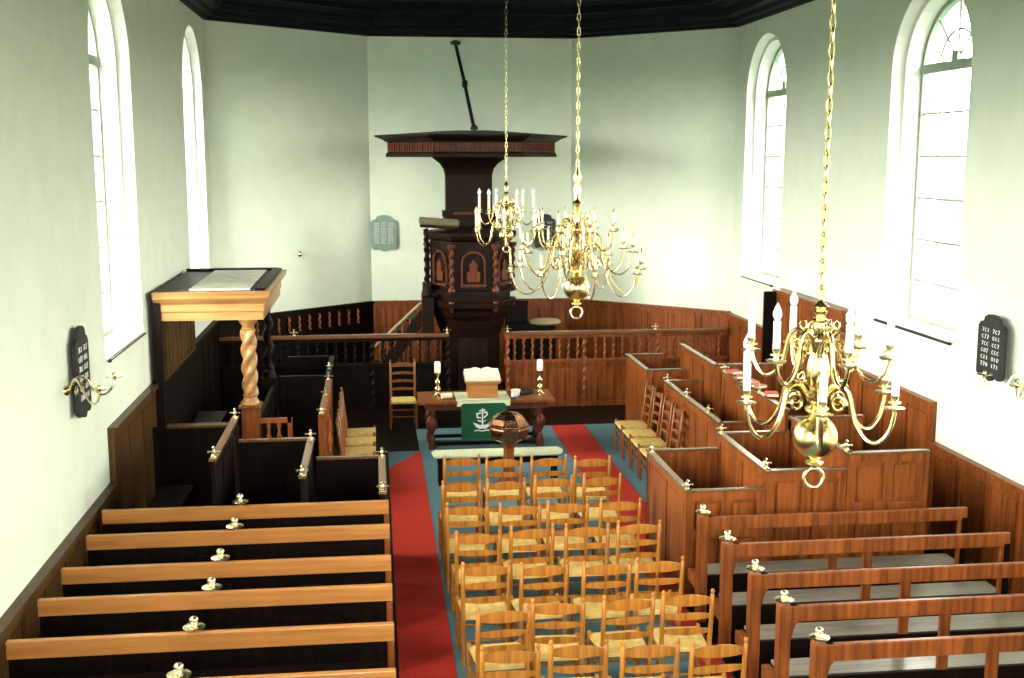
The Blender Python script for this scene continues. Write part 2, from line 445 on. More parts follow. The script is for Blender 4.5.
fw = MB()  # near-black sheets, shade put in where the floor lies dark
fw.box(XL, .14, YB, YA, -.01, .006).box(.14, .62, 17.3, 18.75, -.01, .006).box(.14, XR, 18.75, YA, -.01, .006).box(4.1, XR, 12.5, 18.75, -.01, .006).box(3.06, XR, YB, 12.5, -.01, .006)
struct('floor_shade_boards', fw, 'wood_dark_plain')
THICK = 0.62
NARC = 20
def side_wall(name, X, sx):
    """long wall with four round-headed openings, splayed in two steps"""
    w = MB(); rv = MB()
    y0, y1 = YB, YC
    def q(a, b_, c, d, mb=w): mb.add([a, b_, c, d], [(0, 1, 2, 3)])
    edges = [y0]
    for wy in sorted(WIN_Y): edges += [wy - WHW, wy + WHW]
    edges.append(y1)
    for i in range(0, len(edges), 2):
        a, b_ = edges[i], edges[i + 1]
        q((X, a, 0), (X, b_, 0), (X, b_, ZC + .5), (X, a, ZC + .5))
    for wy in WIN_Y:
        a, b_ = wy - WHW, wy + WHW
        q((X, a, 0), (X, b_, 0), (X, b_, SILL), (X, a, SILL))
        arc = [(wy - WHW * math.cos(PI * k / NARC), SPRING + WHW * math.sin(PI * k / NARC)) for k in range(NARC + 1)]
        for k in range(NARC):
            (ya, za), (yb, zb) = arc[k], arc[k + 1]
            q((X, ya, za), (X, yb, zb), (X, yb, ZC + .5), (X, ya, ZC + .5))
        # reveal outline going outward, in steps
        def outline(hw, dz):
            pts = [(wy - hw, SILL + dz)]
            pts += [(wy - hw * math.cos(PI * k / NARC), SPRING + hw * math.sin(PI * k / NARC)) for k in range(NARC + 1)]
            pts += [(wy + hw, SILL + dz)]
            return pts
        steps = [(0, WHW, 0), (.13, WHW - .05, .015), (.135, WHW - .11, .02), (.28, WHW - .14, .03), (THICK, WHW - .14, .03)]
        for (d0, h0, z0), (d1, h1, z1) in zip(steps[:-1], steps[1:]):
            A = outline(h0, z0); B = outline(h1, z1); n = len(A)
            for k in range(n):
                k2 = (k + 1) % n
                q((X + sx * d0, *A[k]), (X + sx * d0, *A[k2]), (X + sx * d1, *B[k2]), (X + sx * d1, *B[k]), rv)
    # outer skin with same openings keeps the wall solid
    Xo = X + sx * THICK
    hw = WHW - .14
    ed = [y0]
    for wy in sorted(WIN_Y): ed += [wy - hw, wy + hw]
    ed.append(y1)
    for i in range(0, len(ed), 2):
        a, b_ = ed[i], ed[i + 1]
        q((Xo, a, 0), (Xo, b_, 0), (Xo, b_, ZC + .9), (Xo, a, ZC + .9))
    for wy in WIN_Y:
        a, b_ = wy - hw, wy + hw
        q((Xo, a, 0), (Xo, b_, 0), (Xo, b_, SILL + .03), (Xo, a, SILL + .03))
        arc = [(wy - hw * math.cos(PI * k / NARC), SPRING + hw * math.sin(PI * k / NARC)) for k in range(NARC + 1)]
        for k in range(NARC):
            (ya, za), (yb, zb) = arc[k], arc[k + 1]
            q((Xo, ya, za), (Xo, yb, zb), (Xo, yb, ZC + .9), (Xo, ya, ZC + .9))
    o = struct(name, w, 'plaster')
    r_ = obj('window_reveal', rv, 'reveal', o)
    return o
side_wall('wall_left', XL, -1)
side_wall('wall_right', XR, 1)

def slab(name, a, b_, out, mat='plaster'):
    """a straight wall from a to b (xy), thickness away from the room"""
    ox, oy = out
    mb = MB()
    P = [(a[0], a[1]), (b_[0], b_[1]), (b_[0] + ox, b_[1] + oy), (a[0] + ox, a[1] + oy)]
    mb.prism(P, lambda u, v: (u, v, -.02), lambda u, v: (u, v, ZC + .9))
    return struct(name, mb, mat)
slab('wall_back', (XA1, YA), (XA2, YA), (0, .5))
slab('wall_back_left', (XL, YC), (XA1, YA), (-.33, .38))
slab('wall_back_right', (XR, YC), (XA2, YA), (.33, .38))
wf = MB()
xs = [XL - .6, ADDED_WEST[0] - .9, ADDED_WEST[0] + .9, ADDED_WEST[1] - .9, ADDED_WEST[1] + .9, XR + .6]
for q in (0, 2, 4): wf.box(xs[q], xs[q + 1], YB - .4, YB, -.02, ZC + .9)
for q in (1, 3):
    wf.box(xs[q], xs[q + 1], YB - .4, YB, -.02, 3.0); wf.box(xs[q], xs[q + 1], YB - .4, YB, 6.5, ZC + .9)
struct('wall_front', wf, 'plaster')
for q in (0, 1):
    g = MB(); wx = ADDED_WEST[q]
    for a in (-.88, -.02, .84): g.box(wx + a, wx + a + .04, YB - .3, YB - .25, 3.0, 6.5)
    for z in (3.0, 3.85, 4.7, 5.6, 6.46): g.box(wx - .9, wx + .9, YB - .3, YB - .25, z, z + .04)
    w_ = struct('window_%d' % (9 + q), g, 'frame')  # added window, out of view, lights chair backs and rail fronts
    obj('pane', MB().add([(wx - .9, YB - .27, 3.0), (wx + .9, YB - .27, 3.0), (wx + .9, YB - .27, 6.5), (wx - .9, YB - .27, 6.5)], [(0, 1, 2, 3)]), 'glass', w_)

room = [(XL, YB), (XR, YB), (XR, YC), (XA2, YA), (XA1, YA), (XL, YC)]
def inset(poly, d):
    out = []
    n = len(poly)
    for i in range(n):
        p0, p1, p2 = Vector(poly[i - 1]), Vector(poly[i]), Vector(poly[(i + 1) % n])
        e1 = (p1 - p0).normalized(); e2 = (p2 - p1).normalized()
        n1 = Vector((-e1.y, e1.x)); n2 = Vector((-e2.y, e2.x))
        bis = (n1 + n2); bis = bis / (1 + n1.dot(n2))
        out.append(tuple(p1 + bis * d))
    return out
# cornice: moulded ring running round the room, then a coved boarded ceiling
cz = MB()
prof = [(0.0, ZC), (.06, ZC), (.08, ZC + .05), (.16, ZC + .07), (.18, ZC + .14), (.3, ZC + .17), (.33, ZC + .26), (.33, ZC + .34), (.0, ZC + .34)]
rings = [[(x, y, z) for x, y in inset(room, d)] for d, z in prof]
n = len(room)
for a, b_ in zip(rings, rings[1:] + rings[:1]):
    for i in range(n):
        j = (i + 1) % n
        cz.add([a[i], a[j], b_[j], b_[i]], [(0, 1, 2, 3)])
struct('trim_cornice', cz, 'ceiling')
ce = MB()
prof = [(-.3, ZC + .30), (.33, ZC + .30), (.8, ZC + .55), (1.5, ZC + .78), (2.4, ZC + .95), (3.6, ZC + 1.02)]
rings = [[(x, y, z) for x, y in inset(room, d)] for d, z in prof]
for a, b_ in zip(rings, rings[1:]):
    for i in range(n):
        j = (i + 1) % n
        ce.add([a[i], a[j], b_[j], b_[i]], [(3, 2, 1, 0)])
ce.add(rings[-1], [tuple(range(n))[::-1]])
ce.add([(XL - .9, YB - .6, ZC + 1.3), (XR + .9, YB - .6, ZC + 1.3), (XR + .9, YA + .8, ZC + 1.3), (XL - .9, YA + .8, ZC + 1.3)], [(0, 1, 2, 3)])
struct('ceiling', ce, 'ceiling')
rb = MB()
for d, z in ((.6, ZC + .40), (1.15, ZC + .63), (1.95, ZC + .83)):
    ring = [(x, y) for x, y in inset(room, d)]
    for i in range(n):
        a, b_ = ring[i], ring[(i + 1) % n]
        rb.beam((a[0], a[1], z), (b_[0], b_[1], z), .06, .07)
struct('trim_ceiling_battens', rb, 'ceiling')

# ------------------------------------------------------------------ windows
def window(idx, X, sx, wy):
    hw = WHW - .14; xg = X + sx * .36
    fr = MB()
    z0 = SILL + .03
    pts = [(wy - hw, z0)] + [(wy - hw * math.cos(PI * k / NARC), SPRING + hw * math.sin(PI * k / NARC)) for k in range(NARC + 1)] + [(wy + hw, z0)]
    inn = [(wy - hw + .06, z0 + .06)] + [(wy - (hw - .06) * math.cos(PI * k / NARC), SPRING + (hw - .06) * math.sin(PI * k / NARC)) for k in range(NARC + 1)] + [(wy + hw - .06, z0 + .06)]
    nn = len(pts)
    for k in range(nn):
        k2 = (k + 1) % nn
        P = [(xg - .04, *pts[k]), (xg - .04, *pts[k2]), (xg - .04, *inn[k2]), (xg - .04, *inn[k]), (xg + .04, *pts[k]), (xg + .04, *pts[k2]), (xg + .04, *inn[k2]), (xg + .04, *inn[k])]
        fr.add(P, [(0, 1, 2, 3), (7, 6, 5, 4), (3, 2, 6, 7), (0, 4, 5, 1)])
    root = struct('window_%d' % idx, fr, 'frame')
    tr = MB(); tr.box(xg - .05, xg + .05, wy - hw, wy + hw, SPRING - .02, SPRING + .09)
    tr.box(xg - .05, xg + .05, wy - .07, wy + .07, SPRING + .09, SPRING + .2)
    obj('transom', tr, 'frame', root)
    bars = MB()
    z = z0 + .5
    while z < SPRING - .2:
        bars.box(xg - .015, xg + .015, wy - hw + .05, wy + hw - .05, z - .013, z + .013); z += .52
    for a in (50, 90, 130):
        c, s_ = math.cos(R(a)), math.sin(R(a))
        bars.tube([(xg, wy + .1 * c, SPRING + .12 + .05 * s_), (xg, wy + (hw - .05) * c, SPRING + (hw - .05) * s_)], .014, 6)
    for rr in (.45,):
        bars.tube([(xg, wy + rr * math.cos(PI * k / 12), SPRING + rr * math.sin(PI * k / 12)) for k in range(1, 12)], .014, 6)
    obj('glazing_bar', bars, 'frame', root)
    pn = MB(); nn = len(inn)
    pn.add([(xg + sx * .012, y, z) for y, z in inn], [tuple(range(nn))])
    obj('pane', pn, 'glass', root)
k = 0
for wy in WIN_Y:
    for sx, X in ((-1, XL), (1, XR)):
        k += 1; window(k, X, sx, wy)
# dark bars put in for the shadow lines under the sills
for X, y0, y1, lab in ((XL + .03, 12.15, 14.1, 'thin dark sill shadow bar under the near window on the left wall'),
                       (XR - .03, 12.17, 14.15, 'thick black sill shadow bar under the near window on the right wall'),
                       (XR - .03, 18.1, 19.7, 'thin dark sill shadow bar under the far window on the right wall')):
    r_ = .02 if 'thick' in lab else .010
    t = thing('sill_shadow_bar', lab, 'sill bar', (X, y0, SILL - .02))
    obj('bar', MB().tube([(X, y0, SILL - .02), (X, y1, SILL - .02)], r_, 8), 'black', t, smooth=True)
    e = MB(); e.lathe([(.001, -.02), (.02, -.01), (.024, .01), (.012, .022), (.001, .026)], (X, y0, SILL - .02), 10)
    obj('end_knob', e, 'black', t, smooth=True)

# ------------------------------------------------------------------ wainscot
def wains(name, a, b_, z1, mat, rows=(1.0,), n=None, t=.06, crest=.05):
    a = Vector((*a, 0)); b_ = Vector((*b_, 0)); L = (b_ - a).length; u = (b_ - a) / L
    nn = u.cross(Vector((0, 0, 1)))
    mb = MB()
    mb.panel(a + nn * t, u, L, z1 - .05, t, n or max(1, int(L / .62)), .09, .02, rows)
    P = [a + nn * 0, b_ + nn * 0]
    c0 = a + nn * (t / 2 + .01) + Vector((0, 0, z1 - .025)); c1 = b_ + nn * (t / 2 + .01) + Vector((0, 0, z1 - .025))
    mb.beam(c0, c1, t + .05, .05)
    return struct(name, mb, mat)
wains('trim_1', (XR, YC), (XR, 12.42), 1.67, 'wood_red')          # right wall, high part
wains('trim_2', (XR, 12.42), (XR, YB), 1.2, 'wood_red')
wains('trim_3', (XL, 12.0), (XL, 14.42), 1.72, 'wood_brown')
wains('trim_9', (XL, 14.42), (XL, YC), 1.72, 'wood_dark')  # same wainscot, dark for the shade from the canopy on
wains('trim_4', (XL, YB), (XL, 12.0), 1.14, 'wood_brown')
wains('trim_5', (XL, YC), (XA1, YA), 1.69, 'wood_dark', rows=(1.6, .8), n=7)
wains('trim_6', (XA1, YA), (XA2, YA), 1.69, 'wood_red', rows=(1.6, .7), n=7)
wains('trim_7', (XA2, YA), (XR, YC), 1.69, 'wood_red', rows=(1.6, .7), n=6)
# arcaded turned spindles on the left canted panelling
aw = MB()
ua = (Vector((XA1, YA, 0)) - Vector((XL, YC, 0))).normalized(); na = ua.cross(Vector((0, 0, 1)))
for i in range(11):
    p = Vector((XL, YC, 0)) + ua * (.8 + i * .235) + na * .085
    aw.twist((p.x, p.y), 1.30, 1.58, .028, .11, 8, 8)
struct('trim_8', aw, 'wood_red_plain', smooth=True)

# ------------------------------------------------------------------ carpets
def runner(poly, lab):
    mb = MB().prism(poly, lambda u, v: (u, v, .0), lambda u, v: (u, v, .012))
    tag(obj('carpet_runner', mb, 'carpet_red'), lab, 'carpet', 'red aisle runners')
runner([(.14, 3.5), (.64, 3.5), (.64, 17.25), (.14, 16.3)], 'red carpet runner down the aisle beside the left benches')  # far end cut aslant along the edge of the floor's shade
runner([(2.62, 3.5), (3.04, 3.5), (3.04, 12.5), (3.46, 12.9), (3.46, 18.7), (2.90, 18.7), (2.90, 13.2)], 'red carpet runner beside the right benches, under the last column of chairs')

# ------------------------------------------------------------------ brass pew finials
def finial_mb(c, s=1.0):
    mb = MB()
    mb.lathe([(.014 * s, 0), (.016 * s, .012 * s), (.035 * s, .022 * s), (.066 * s, .030 * s), (.070 * s, .036 * s), (.062 * s, .040 * s), (.02 * s, .046 * s),
              (.014 * s, .058 * s), (.026 * s, .070 * s), (.030 * s, .084 * s), (.022 * s, .098 * s), (.002 * s, .104 * s)], c, 14)
    return mb
def cross_finial_mb(c, s=1.0, rot=0.0):
    """small cast finial: stem with four leaves and a ball"""
    mb = MB()
    mb.lathe([(.026 * s, 0), (.026 * s, .01 * s), (.012 * s, .02 * s), (.012 * s, .04 * s), (.022 * s, .05 * s), (.012 * s, .06 * s), (.010 * s, .075 * s), (.02 * s, .09 * s), (.001, .108 * s)], c, 10)
    for k in range(4):
        a = rot + k * PI / 2
        d = Vector((math.cos(a), math.sin(a), 0))
        p = Vector(c) + Vector((0, 0, .048 * s))
        mb.tube([p + d * .01 * s, p + d * .035 * s + Vector((0, 0, .004)), p + d * .06 * s + Vector((0, 0, -.004))], [.009 * s, .006 * s, .012 * s], 6)
    return mb

# ------------------------------------------------------------------ nave chairs
def make_chair(name, label, cat, group, nsl=3, h=1.0, wmat='chair', arched=True):
    t = thing(name, label, cat, (0, 0, 0), group)
    hw, yb, yf, sz = .20, -.19, .23, .475
    lean = .055
    # seat
    s = MB(); nx, ny = 8, 8; V = []; F = []
    for j in range(ny + 1):
        for i in range(nx + 1):
            u = i / nx * 2 - 1; v = j / ny * 2 - 1
            hw_ = .195 + .025 * (v + 1) / 2
            pil = .020 * (1 - u ** 4) * (1 - v ** 4) - .012 * (1 - max(abs(u), abs(v)))
            V.append((u * hw_, (yb + yf) / 2 + v * .215, sz + pil))
    for j in range(ny):
        for i in range(nx):
            a = j * (nx + 1) + i; F.append((a, a + 1, a + nx + 2, a + nx + 1))
    m_ = len(V)
    V += [(x, y, z - .034 if abs(z - sz) < .03 else z) for x, y, z in [(p[0] * .985, p[1], sz) for p in V]]
    F += [tuple(m_ + q for q in f)[::-1] for f in F[:nx * ny]]
    rim = [i for i in range(nx + 1)] + [(j + 1) * (nx + 1) + nx for j in range(ny)] + [ny * (nx + 1) + nx - 1 - i for i in range(nx)] + [(ny - 1 - j) * (nx + 1) for j in range(ny - 1)]
    for a, b_ in zip(rim, rim[1:] + rim[:1]): F.append((a, a + m_, b_ + m_, b_))
    s.add(V, F)
    obj('seat', s, 'rush', t, smooth=True)
    # legs
    for sx in (-1, 1):
        b_ = MB()
        pts = []; rs = []
        for z, r_ in ((0, .016), (.05, .018), (.2, .020), (.46, .021), (.7, .020), (h - .05, .019), (h - .045, .013), (h - .03, .013), (h - .022, .019), (h - .008, .017), (h + .004, .008)):
            y = yb - lean * max(0, (z - .42)) / .5 * 1.0
            pts.append((sx * (hw + .004 * (z > .5)), y, z)); rs.append(r_)
        b_.tube(pts, rs, 8)
        obj('leg', b_, wmat, t, smooth=True, label='tall back post leg with turned tip')
        f = MB()
        f.tube([(sx * .215, yf - .015, z) for z in (0, .04, .2, .44, .49, .505)], [.013, .016, .019, .019, .021, .012], 8)
        obj('leg', f, wmat, t, smooth=True)
    # slats
    z0, z1 = (.63 if nsl == 3 else .60), h - .10
    SLH = .043 if nsl == 3 else .034
    for i in range(nsl):
        zc = z0 + (z1 - z0) * i / (nsl - 1)
        sl = MB(); K = 10; V = []; F = []
        for k in range(K + 1):
            u = k / K * 2 - 1
            x = u * hw
            y = yb - lean * (zc - .42) / .5 - .028 * (1 - u * u)
            tp = 1 if i == nsl - 1 else .72
            top = (.024 + (SLH - .012) * (1 - u * u)) * tp + (.012 if tp == 1 else 0) * (1 - u * u); bot = -(.022 + (SLH - .034) * (1 - u * u)) * tp
            V += [(x, y - .006, zc + bot), (x, y + .006, zc + bot), (x, y + .006, zc + top), (x, y - .006, zc + top)]
        for k in range(K):
            a = 4 * k
            for q in range(4): F.append((a + q, a + (q + 1) % 4, a + 4 + (q + 1) % 4, a + 4 + q))
        F += [(0, 3, 2, 1), (4 * K, 4 * K + 1, 4 * K + 2, 4 * K + 3)]
        sl.add(V, F)
        obj('slat', sl, wmat, t, smooth=True)
    # stretchers
    for z, ends in ((.16, 's'), (.30, 's'), (.22, 'f'), (.34, 'f'), (.24, 'b')):
        if ends == 's':
            for sx in (-1, 1):
                obj('stretcher', MB().tube([(sx * hw, yb, z), (sx * .213, yf - .015, z)], .010, 6), wmat, t, smooth=True)
        elif ends == 'f':
            obj('stretcher', MB().tube([(-.213, yf - .015, z), (.213, yf - .015, z)], .010, 6), wmat, t, smooth=True)
        else:
            obj('stretcher', MB().tube([(-hw, yb, z), (hw, yb, z)], .010, 6), wmat, t, smooth=True)
    return t
# centre x and y of the back posts' tops, row by row (row 0 nearest the font)
ROWS = [[(.98, 13.2), (1.48, 13.09), (2.0, 13.07), (2.52, 12.94)],
        [(.89, 12.13), (1.39, 12.15), (1.94, 12.21), (2.47, 12.16)],
        [(.90, 11.3), (1.43, 11.25), (1.94, 11.26), (2.49, 11.23)],
        [(.92, 10.41), (1.44, 10.5), (2.0, 10.49), (2.51, 10.49)],
        [(.91, 9.56), (1.41, 9.5), (1.97, 9.46), (2.45, 9.45)],
        [(.94, 8.53), (1.42, 8.64), (1.98, 8.66), (2.49, 8.66)],
        [(.93, 7.8), (1.44, 7.83), (1.96, 7.77), (2.44, 7.69)]]
rown = ['front row nearest the font', 'second row from the font', 'third row from the font', 'middle row of the seven',
        'fifth row from the font', 'sixth row from the font', 'last row nearest the viewer']
coln = ['leftmost chair', 'second chair from the left', 'third chair from the left', 'rightmost chair over the red runner']
proto = None
for ri, row in enumerate(ROWS):
    for ci, (x, y) in enumerate(row):
        lab = 'honey coloured rush-seated chair, %s, %s' % (coln[ci], rown[ri])
        g = 'rush seated chairs in the nave'
        loc = (x, y + .25, .012 if ci == 3 else 0)
        rz = R(random.uniform(-3.5, 3.5))
        if proto is None:
            proto = make_chair('rush_seated_chair', lab, 'chair', g)
            o = proto
            o.location = loc; o.rotation_euler = (0, 0, rz)
        else:
            o = dup(proto, loc, rz, lab, g)
# tall elders' chairs along the choir sides
tall = make_chair('ladder_back_chair', 'brown ladder-back chair with rush seat behind the communion table, facing the nave', 'chair', 'tall ladder-back chairs in the choir', 4, 1.1, 'chair_dark')
tall.location = (.42, 18.95, 0); tall.rotation_euler = (0, 0, PI)
nm = ['nearest the viewer', 'second from the viewer', 'third from the viewer', 'farthest from the viewer']
for i in range(4):
    dup(tall, (-.28, 15.05 + i * .56, 0), -PI / 2, 'ladder-back chair in the row by the left baluster screen, %s' % nm[i], 'tall ladder-back chairs in the choir')
for i in range(4):
    dup(tall, (3.86, 15.05 + i * .56, 0.0), PI / 2, 'ladder-back chair in the row along the right box pews, %s' % nm[i], 'tall ladder-back chairs in the choir')

# ------------------------------------------------------------------ nave benches, left
LB = [(11.02, 1.14), (10.39, 1.1), (9.54, 1.1), (8.86, 1.1), (8.08, 1.1), (7.30, 1.1)]
LBN = ['farthest, against the box pews', 'second from the box pews', 'third from the box pews', 'fourth from the box pews', 'fifth from the box pews', 'nearest the viewer']
for i, (y, zt) in enumerate(LB):
    t = thing('church_bench', 'long dark bench with golden oak rail, left of aisle, %s' % LBN[i], 'bench', (-1.3, y, 0), 'long benches left of the aisle')
    x0, x1 = -2.66, .085
    obj('top_rail', MB().box(x0, x1, y - .035, y + .02, zt - .135, zt), 'oak', t, bevel=.008, label='golden oak top rail')
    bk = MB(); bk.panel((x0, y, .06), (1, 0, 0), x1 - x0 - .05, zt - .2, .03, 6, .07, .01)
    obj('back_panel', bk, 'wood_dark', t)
    if i > 0: obj('seat', MB().box(x0, x1 - .06, y + .03, y + .38, .42, .455), 'wood_dark_plain', t, bevel=.006)
    dd = .24 if i == 0 else 0
    e = MB(); e.prism([(y - .03, 0), (y + .36 - dd, 0), (y + .36 - dd, .42), (y + .30 - dd, .5), (y + .08, .56), (y + .03, zt - .14), (y - .03, zt - .14)],
                      lambda u, v: (x1 - .05, u, v), lambda u, v: (x1, u, v))
    obj('end_panel', e, 'wood_red_plain', t, bevel=.005)
    obj('finial', finial_mb((-1.355 + .02 * (i % 2), y - .008, zt), 1.15), 'brass_pale', t, smooth=True, label='pale brass dish finial on the rail')
    if i > 0:   # narrow book ledge fixed behind the rail
        obj('book_ledge', MB().box(x0, x1 - .06, y - .17, y - .04, zt - .3, zt - .28), 'wood_dark_plain', t)

# ------------------------------------------------------------------ nave benches, right (open backs)
RBn = [(10.36, 'farthest of five, by the panelled box pews'), (9.58, 'second of five from the box pews'), (8.82, 'third of five, middle one'), (8.13, 'fourth of five from the box pews'), (7.42, 'nearest the viewer, in the lower right corner')]
for i, (y, nmx) in enumerate(RBn):
    x0, x1, zt = 3.05, 5.8, 1.06
    t = thing('open_back_bench', 'open-backed reddish bench right of the aisle, %s' % nmx, 'bench', (4.4, y, 0), 'open-backed benches right of the aisle')
    mb = MB().box(x0 + .08, x1, y - .022, y + .028, zt - .13, zt)
    obj('top_rail', mb, 'wood_red_plain', t, bevel=.008)
    p = MB().box(x0, x0 + .095, y - .05, y + .05, 0, zt + .015)
    p.box(x0 + .01, x0 + .085, y + .05, y + .36, .30, .42)
    po = obj('end_post', p, 'wood_red_plain', t, bevel=.008)
    obj('finial', finial_mb((x0 + .047, y, zt + .015), 1.1), 'brass_pale', po, smooth=True)
    # curved elbow between post and rail
    e = MB(); e.prism([(x0 + .095, zt), (x0 + .16, zt), (x0 + .16, zt - .13), (x0 + .13, zt - .17), (x0 + .11, zt - .26), (x0 + .095, zt - .3)],
                      lambda u, v: (u, y - .02, v), lambda u, v: (u, y + .02, v))
    obj('bracket', e, 'wood_red_plain', t)
    for xm in (x0 + 1.33, x1 - .09):
        obj('muntin', MB().box(xm, xm + .085, y - .018, y + .018, .44, zt - .12), 'wood_red_plain', t, bevel=.004)
    obj('lower_rail', MB().box(x0 + .09, x1, y - .02, y + .02, .38, .47), 'wood_dark_plain', t, bevel=.005)
    obj('seat', MB().box(x0 + .09, x1, y + .03, y + .36, .425, .455), 'seat_wood', t, bevel=.006, label='seat board, pale grey from painted glare')
    obj('kick_board', MB().box(x0 + .09, x1, y - .01, y + .015, .02, .38), 'wood_dark', t)
    if i > 0: obj('foot_rest', MB().box(x0 + .1, x1, y + .52, y + .62, .08, .11), 'wood_dark_plain', t)
    for xe in (x1 - .06,):
        g = MB().box(xe, xe + .06, y - .02, y + .36, 0, .42); g.box(xe, xe + .06, y - .025, y + .03, .42, zt - .1)
        obj('end_panel', g, 'wood_dark_plain', t, bevel=.005)

# ------------------------------------------------------------------ box pews
def box_pew(label, group, xf, xb, y0, y1, zf, fl, mat, plain, side, fin=((0.12, 0.97)), seat=True, near=True, far=True, capmat=None, nearn=2, red=False):
    """pew enclosed by a front partition at x=xf (towards the nave), open behind to x=xb (next tier).
    side=+1: the nave lies at smaller x (right-hand pews)"""
    t = thing('box_pew', label, 'pew', ((xf + xb) / 2, (y0 + y1) / 2, 0), group)
    L = y1 - y0
    pm = MB()
    if side > 0: pm.panel((xf, y1, 0), (0, -1, 0), L, zf - .03, .04, max(2, int(L / .55)), .08, .015)
    else: pm.panel((xf, y0, 0), (0, 1, 0), L, zf - .03, .04, max(2, int(L / .55)), .08, .015)
    obj('front_panel', pm, mat, t)
    xi = xf + side * .04
    capx = sorted((xf - side * .02, xf + side * .06))
    cp = MB().box(capx[0], capx[1], y0 - .01, y1 + .01, zf - .03, zf)
    cap = obj('cap_rail', cp, capmat or plain, t, bevel=.006)
    a, b_ = sorted((xf, xb))
    if near:
        e = MB(); e.panel((a - .003, y0 - .006, 0), (1, 0, 0), b_ - a + .003, zf - .03, .04, nearn, .085, .028, rows=(1.0, .5) if nearn else (1,))
        obj('end_panel', e, mat, t)
        obj('cap_rail', MB().box(a, b_, y0 - .015, y0 + .055, zf - .03, zf), capmat or plain, t, bevel=.006)
    if far:
        e = MB(); e.panel((b_, y1, 0), (-1, 0, 0), b_ - a, zf - .03, .04, 1, .085, .015)
        obj('end_panel', e, mat, t)
        obj('cap_rail', MB().box(a, b_, y1 - .055, y1 + .015, zf - .03, zf), capmat or plain, t, bevel=.006)
    if seat:
        s0, s1 = sorted((xb - side * .02, xb - side * .38))
        obj('seat', MB().box(s0, s1, y0 + .05, y1 - .05, fl + .42, fl + .46), 'wood_dark_plain', t, bevel=.005)  # seat and floor near black, shade inside the pew put into their colour
        obj('floor_board', MB().box(min(xi, xb), max(xi, xb), y0 + .05, y1 - .05, 0, fl + .02), 'wood_dark_plain', t)
    for f in fin:
        yy = y0 + f * L
        obj('finial', cross_finial_mb((xf + side * .02, yy, zf), 1.0), 'brass_pale', cap, smooth=True)
    return t
GR = 'tiered box pews on the right'
box_pew('lowest reddish box pew right of the aisle, front end facing the open benches', GR, 3.05, 3.87, 10.8, 12.45, 1.2, .0, 'wood_red', 'wood_red_plain', 1, (.02, .93), capmat='cap')
box_pew('middle tier box pew on the right, below the brass ring of the near chandelier', GR, 3.88, 4.72, 10.8, 12.45, 1.38, .17, 'wood_red', 'wood_red_plain', 1, (.06, .98), capmat='cap')
box_pew('highest near box pew on the right, with two tall panels below the right wall', GR, 4.73, 5.6, 10.8, 12.45, 1.54, .34, 'wood_red', 'wood_red_plain', 1, (.06,), capmat='cap')
box_pew('long box pew partition behind the row of ladder-back chairs on the right', GR, 4.2, 4.76, 13.45, 16.2, 1.25, .1, 'wood_red', 'wood_red_plain', 1, (.2, .58, .97), near=True, nearn=1, capmat='cap')
box_pew('far box pew on the right beyond the chairs, by the choir rail', GR, 4.14, 4.76, 17.05, 18.5, 1.25, .1, 'wood_red', 'wood_red_plain', 1, (), nearn=1, capmat='cap')
box_pew('upper right box pew with red hymn books on its ledge', GR, 4.78, 5.86, 12.75, 15.25, 1.56, .34, 'wood_red', 'wood_red_plain', 1, (.4, .98), near=False, far=False, capmat='cap')
box_pew('far upper box pew on the right, sloping rail in front of the choir balusters', GR, 4.78, 5.86, 15.6, 17.45, 1.58, .34, 'wood_red', 'wood_red_plain', 1, (), near=True, far=False, nearn=2, capmat='cap')
# high-backed seat against the right wall
t = thing('high_backed_seat', 'tall reddish panelled wall seat below the far right window', 'seat', (6.3, 16, 0))
hb = MB(); hb.panel((6.30, 17.4, 1.6), (0, -1, 0), 2.6, .80, .05, 5, .08, .015)
hb.box(6.30, 6.42, 14.8, 17.4, .0, 1.62)
obj('backrest', hb, 'wood_red', t)
obj('cap_rail', MB().box(6.25, 6.44, 14.78, 17.44, 2.40, 2.44), 'wood_red_plain', t, bevel=.008)
obj('side_panel', MB().box(6.1, 6.44, 17.38, 17.43, 0, 2.4), 'wood_dark_plain', t, bevel=.006)
obj('seat', MB().box(5.9, 6.3, 14.85, 17.38, .78, .82), 'wood_red_plain', t, bevel=.006)
# red hymn books on the ledge of the upper pew
bkp = None
for i, (y, rz) in enumerate(((14.95, .2), (14.6, -.3), (14.25, .15), (13.98, .35), (13.45, -.2))):
    lab = 'small red hymn book lying on the upper right pew rail, %s' % ['farthest of five', 'second farthest', 'middle one', 'second nearest', 'nearest of five'][i]
    if bkp is None:
        bkp = thing('hymn_book', lab, 'book', (0, 0, 0), 'hymn books on the pew rail')
        obj('cover', MB().box(-.075, .075, -.1, .1, 0, .006).box(-.075, .075, -.1, .1, .034, .04).box(-.08, -.072, -.1, .1, 0, .04), 'red_book', bkp, bevel=.002)
        obj('pages', MB().box(-.071, .070, -.095, .095, .0062, .0338), 'paper', bkp)
        bkp.location = (4.86, y, 1.572); bkp.rotation_euler = (0, 0, rz)
    else:
        dup(bkp, (4.86, y, 1.572), rz, lab)
